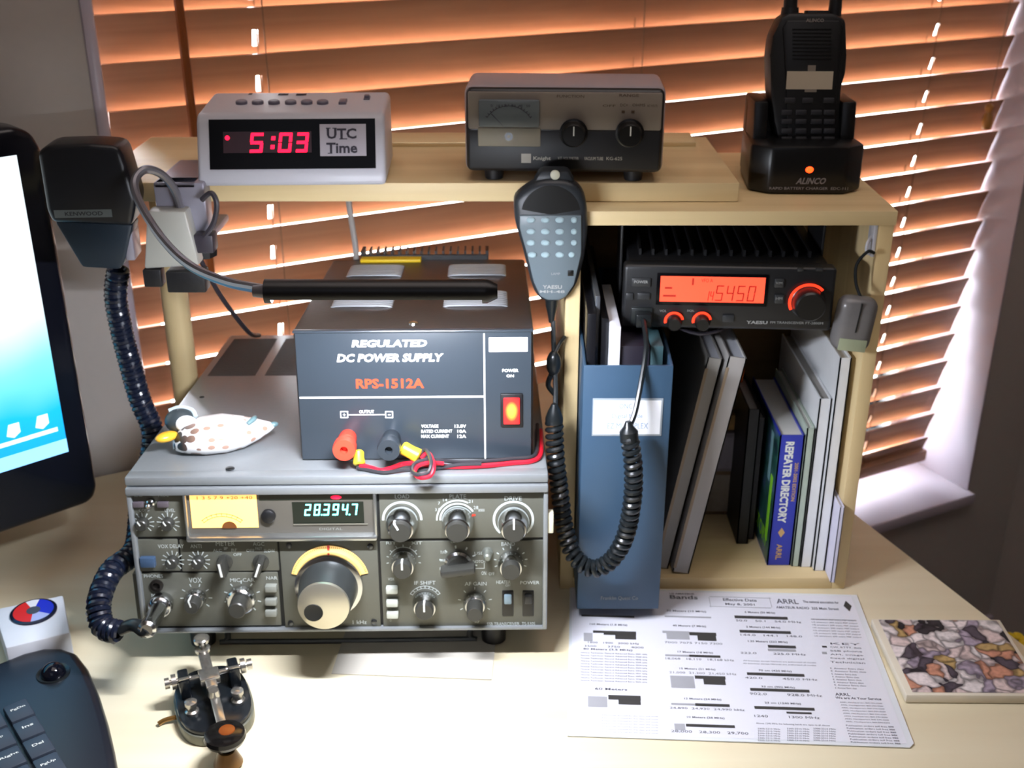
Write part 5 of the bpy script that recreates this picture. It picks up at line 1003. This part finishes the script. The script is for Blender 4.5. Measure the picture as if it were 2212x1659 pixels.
for s in (-1, 1):
    b = MB(); b.box(s * .0145, s * .0225, .004, .020, .0125, .030, .0015); pl_ = b.build('pillar', kbk, tk_)
    b = MB(); b.cyl((s * .013, .012, .0255), (s * .0325, .012, .0255), .0020, .0020, 12); b.cyl((s * .024, .012, .0255), (s * .0275, .012, .0255), .0058, .0058, 18); b.cyl((s * .029, .012, .0255), (s * .0325, .012, .0255), .0042, .0042, 16); b.build('pivot_screw', stl, pl_)
    b = MB(); b.box(s * .0145, s * .0225, .0045, .0075, .0300, .0312, .0004); b.build('pillar_cap', stl, pl_)
    b = MB(); b.lathe([(.0052, 0), (.0052, .002), (.0036, .003), (.0036, .007), (.0046, .0072), (.0046, .010), (.002, .011)], (s * .017, -.012, .0125), (0, 0, 1), 16); b.build('binding_post', stl, tk_)
b = MB(); b.cyl((0, .040, .0125), (0, .040, .038), .0022, .0022, 12); b.lathe([(.0058, 0), (.0060, .0025), (.0050, .003)], (0, .040, .0275), (0, 0, 1), 20); b.lathe([(.0058, 0), (.0062, .003), (.0052, .004)], (0, .040, .036), (0, 0, 1), 20); b.build('adjusting_screw', stl, tk_)
b = MB(); b.cyl((0, .004, .0125), (0, .004, .0235), .0045, .0035, 14); b.cyl((0, -.016, .0125), (0, -.016, .0235), .0034, .0028, 14); b.cyl((0, -.016, .0262), (0, -.016, .031), .0045, .0036, 14); b.build('contact', stl, tk_)
b = MB(); b.lathe([(.004, -.010), (.006, -.004), (.0135, .0), (.0148, .003), (.0140, .0058), (.010, .0066)], (0, -.063, .0225), (0, 0, 1), 36); kn = b.build('finger_knob', M('black_lacquer', (16, 14, 13), .12), tk_)
b = MB(); b.lathe([(.0058, 0), (.0054, .0004), (.002, .0006)], (.002, -.061, .0291), (0, 0, 1), 24); b.build('brown_centre', M('brown_inlay', (112, 54, 18), .2), kn)
b = MB(); b.cyl((0, -.063, .002), (0, -.063, .013), .0105, .006, 20); b.build('knob_skirt', M('amber_base', (120, 84, 40), .3), kn)
b = MB(); q0 = Vector((-.0285, -.002, .004)); b.tube([q0, q0 + Vector((-.008, .001, -.001)), q0 + Vector((-.013, .0, -.0022))], .0018, 8, 4); b.build('lug', M('brass', (150, 112, 60), .3, .8), tk_)
# duck figurine on the transceiver
q = LT.xy(476, 968, 0); DK = Fr(LT.w(q.x, q.y, .0002), 12, 0); DK.m = Matrix.Translation(LT.w(q.x, q.y, .0002)) @ Matrix.Rotation(R(1), 4, 'Z') @ Matrix.Rotation(R(-5), 4, 'X') @ Matrix.Rotation(R(17), 4, 'Z'); DK.i = DK.m.inverted()
dk = thing('duck_figurine', 'small painted duck figurine with yellow bill lying on the transceiver top', 'figurine', DK)
fm = bpy.data.materials.new('duck_feathers'); fm.use_nodes = True; nt = fm.node_tree; bs = nt.nodes['Principled BSDF']; bs.inputs['Roughness'].default_value = .3
tcn = nt.nodes.new('ShaderNodeTexCoord'); mpn = nt.nodes.new('ShaderNodeMapping'); mpn.inputs['Scale'].default_value = (.7, 1, 1); v2 = nt.nodes.new('ShaderNodeTexVoronoi'); v2.inputs['Scale'].default_value = 135; v2.inputs['Randomness'].default_value = .35
nt.links.new(tcn.outputs['Object'], mpn.inputs[0]); nt.links.new(mpn.outputs[0], v2.inputs['Vector'])
sp = nt.nodes.new('ShaderNodeSeparateXYZ'); nt.links.new(tcn.outputs['Object'], sp.inputs[0]); th = nt.nodes.new('ShaderNodeMapRange'); th.inputs['From Min'].default_value = -.034; th.inputs['From Max'].default_value = -.010; th.inputs['To Min'].default_value = .62; th.inputs['To Max'].default_value = .27; nt.links.new(sp.outputs[0], th.inputs[0])
lt_ = nt.nodes.new('ShaderNodeMath'); lt_.operation = 'LESS_THAN'; nt.links.new(v2.outputs['Distance'], lt_.inputs[0]); nt.links.new(th.outputs[0], lt_.inputs[1])
mxn = nt.nodes.new('ShaderNodeMix'); mxn.data_type = 'RGBA'; mxn.inputs[6].default_value = (*lin((226, 224, 222)), 1); mxn.inputs[7].default_value = (*lin((110, 88, 76)), 1)
m3 = nt.nodes.new('ShaderNodeMapRange'); m3.inputs['From Min'].default_value = -.030; m3.inputs['From Max'].default_value = -.012; nt.links.new(sp.outputs[0], m3.inputs[0])
mx2 = nt.nodes.new('ShaderNodeMix'); mx2.data_type = 'RGBA'; mx2.inputs[6].default_value = (.02, .022, .022, 1); mx2.inputs[7].default_value = (*lin((176, 140, 122)), 1); nt.links.new(m3.outputs[0], mx2.inputs[0]); nt.links.new(mx2.outputs[2], mxn.inputs[7])
nt.links.new(lt_.outputs[0], mxn.inputs[0]); nt.links.new(mxn.outputs[2], bs.inputs['Base Color'])
secs = [(-.036, .003, .004, .006), (-.034, .0095, .008, .008), (-.026, .0165, .013, .010), (-.012, .0215, .0165, .0105), (.004, .0215, .0170, .0105), (.018, .0175, .0140, .0105), (.030, .0115, .0095, .0115), (.040, .0055, .0045, .0130), (.044, .0015, .0015, .014)]
b = MB(); vs = []; fs = []; n = 24
for x, ry, rz_, cz in secs:
    for k in range(n): a = 2 * PI * k / n; vs.append((x, ry * math.cos(a), max(.0, cz + rz_ * math.sin(a) * (1 if math.sin(a) > 0 else .75) )))
for i in range(len(secs) - 1):
    for k in range(n): fs.append((i * n + k, i * n + (k + 1) % n, (i + 1) * n + (k + 1) % n, (i + 1) * n + k))
fs.append(tuple(range(n))); fs.append(tuple(range((len(secs) - 1) * n, len(secs) * n))[::-1]); b.add(vs, fs); b.build('body', fm, dk, angle=60)
dg = M('duck_slate', (58, 66, 70), .35); hd = MB(); hd.ball((-.028, .008, .024), (.0125, .0105, .0100), 22, 14); hd.tube([(-.020, .006, .014), (-.025, .008, .022)], .0095, 16, 4); h_o = hd.build('head', dg, dk, angle=60)
b = MB(); b.ball((-.0245, -.0005, .0240), (.0085, .0032, .0066), 16, 10); b.build('cheek_patch', M('duck_white', (228, 232, 232), .3), h_o)
b = MB(); b.tube([(-.036, .012, .0315), (-.028, .011, .0338), (-.019, .008, .0318), (-.0165, .003, .027)], .0019, 8, 5); b.build('crown_stripe', M('duck_pale_blue', (190, 206, 210), .3), h_o)
b = MB(); b.ball((-.0400, -.004, .0160), (.0098, .0056, .0040), 18, 10, m=Matrix.Rotation(R(28), 3, 'Z')); b.build('bill', M('duck_bill', (232, 176, 50), .3), h_o)
b = MB(); b.tube([(.022, -.010, .0215), (.027, -.006, .0235), (.029, .001, .0225)], .0022, 8, 5, rf=lambda t: 1 - .4 * abs(t - .5)); b.build('wing_stripe', M('duck_teal', (110, 140, 144), .35), dk)
b = MB(); b.ball((.043, 0, .015), (.004, .003, .0022), 12, 8); b.build('tail_tip', M('duck_teal', (110, 140, 144), .35), dk)
# grey-white aerial lead running up behind the supply
b = MB(); b.tube([at(752, 425, 1.068), at(758, 470, 1.068), at(768, 535, 1.066), at(770, 580, 1.064), at(772, 640, 1.06)], .0028, 8, 6); c_o = b.build('aerial_cable', M('grey_white_cable', (176, 172, 168), .5)); single(c_o, 'grey-white cable dropping behind the shelf to the supply heat sink', 'cable')
# potted flower at the right, below desk level
PO = Fr((.505, .93, ZF)); pt_ = thing('potted_flower', 'dark potted plant with a yellow flower beyond the desk right edge', 'plant', PO)
b = MB(); b.lathe([(.06, 0), (.075, .3), (.095, .52), (.098, .54), (.088, .54), (.085, .50)], (0, 0, 0), (0, 0, 1), 28); b.build('pot', M('dark_red_pot', (64, 24, 20), .4), pt_)
lgm = M('dark_leaf', (40, 62, 34), .4)
for i in range(26):
    a = i * 2.4; L_ = .07 + .03 * (i % 3) / 2; el = R(25 + (i * 37) % 50); d_ = Vector((math.cos(a) * math.cos(el), math.sin(a) * math.cos(el), math.sin(el))); s_ = d_.cross(Vector((0, 0, 1))).normalized()
    b = MB(); o_ = Vector((.03 * math.cos(a), .03 * math.sin(a), .50)); pr2 = [o_, o_ + d_ * L_ * .5, o_ + d_ * L_ - Vector((0, 0, .01))]; wd2 = (.004, .017, .001)
    vs = []
    for p, w2_ in zip(pr2, wd2): vs += [p - s_ * w2_, p + Vector((0, 0, -.003)), p + s_ * w2_]
    b.add(vs, [(0, 1, 4, 3), (1, 2, 5, 4), (3, 4, 7, 6), (4, 5, 8, 7)]); b.build('leaf', lgm, pt_)
b = MB(); q = PO.i @ D.xy(2196, 1383, -.13)
for k in range(6): a = k * PI / 3; b.ball(Vector(q) + Vector((.008 * math.cos(a), .008 * math.sin(a), 0)), (.006, .006, .003), 10, 6)
b.build('flower', M('yellow_petal', (220, 190, 30), .5), pt_)
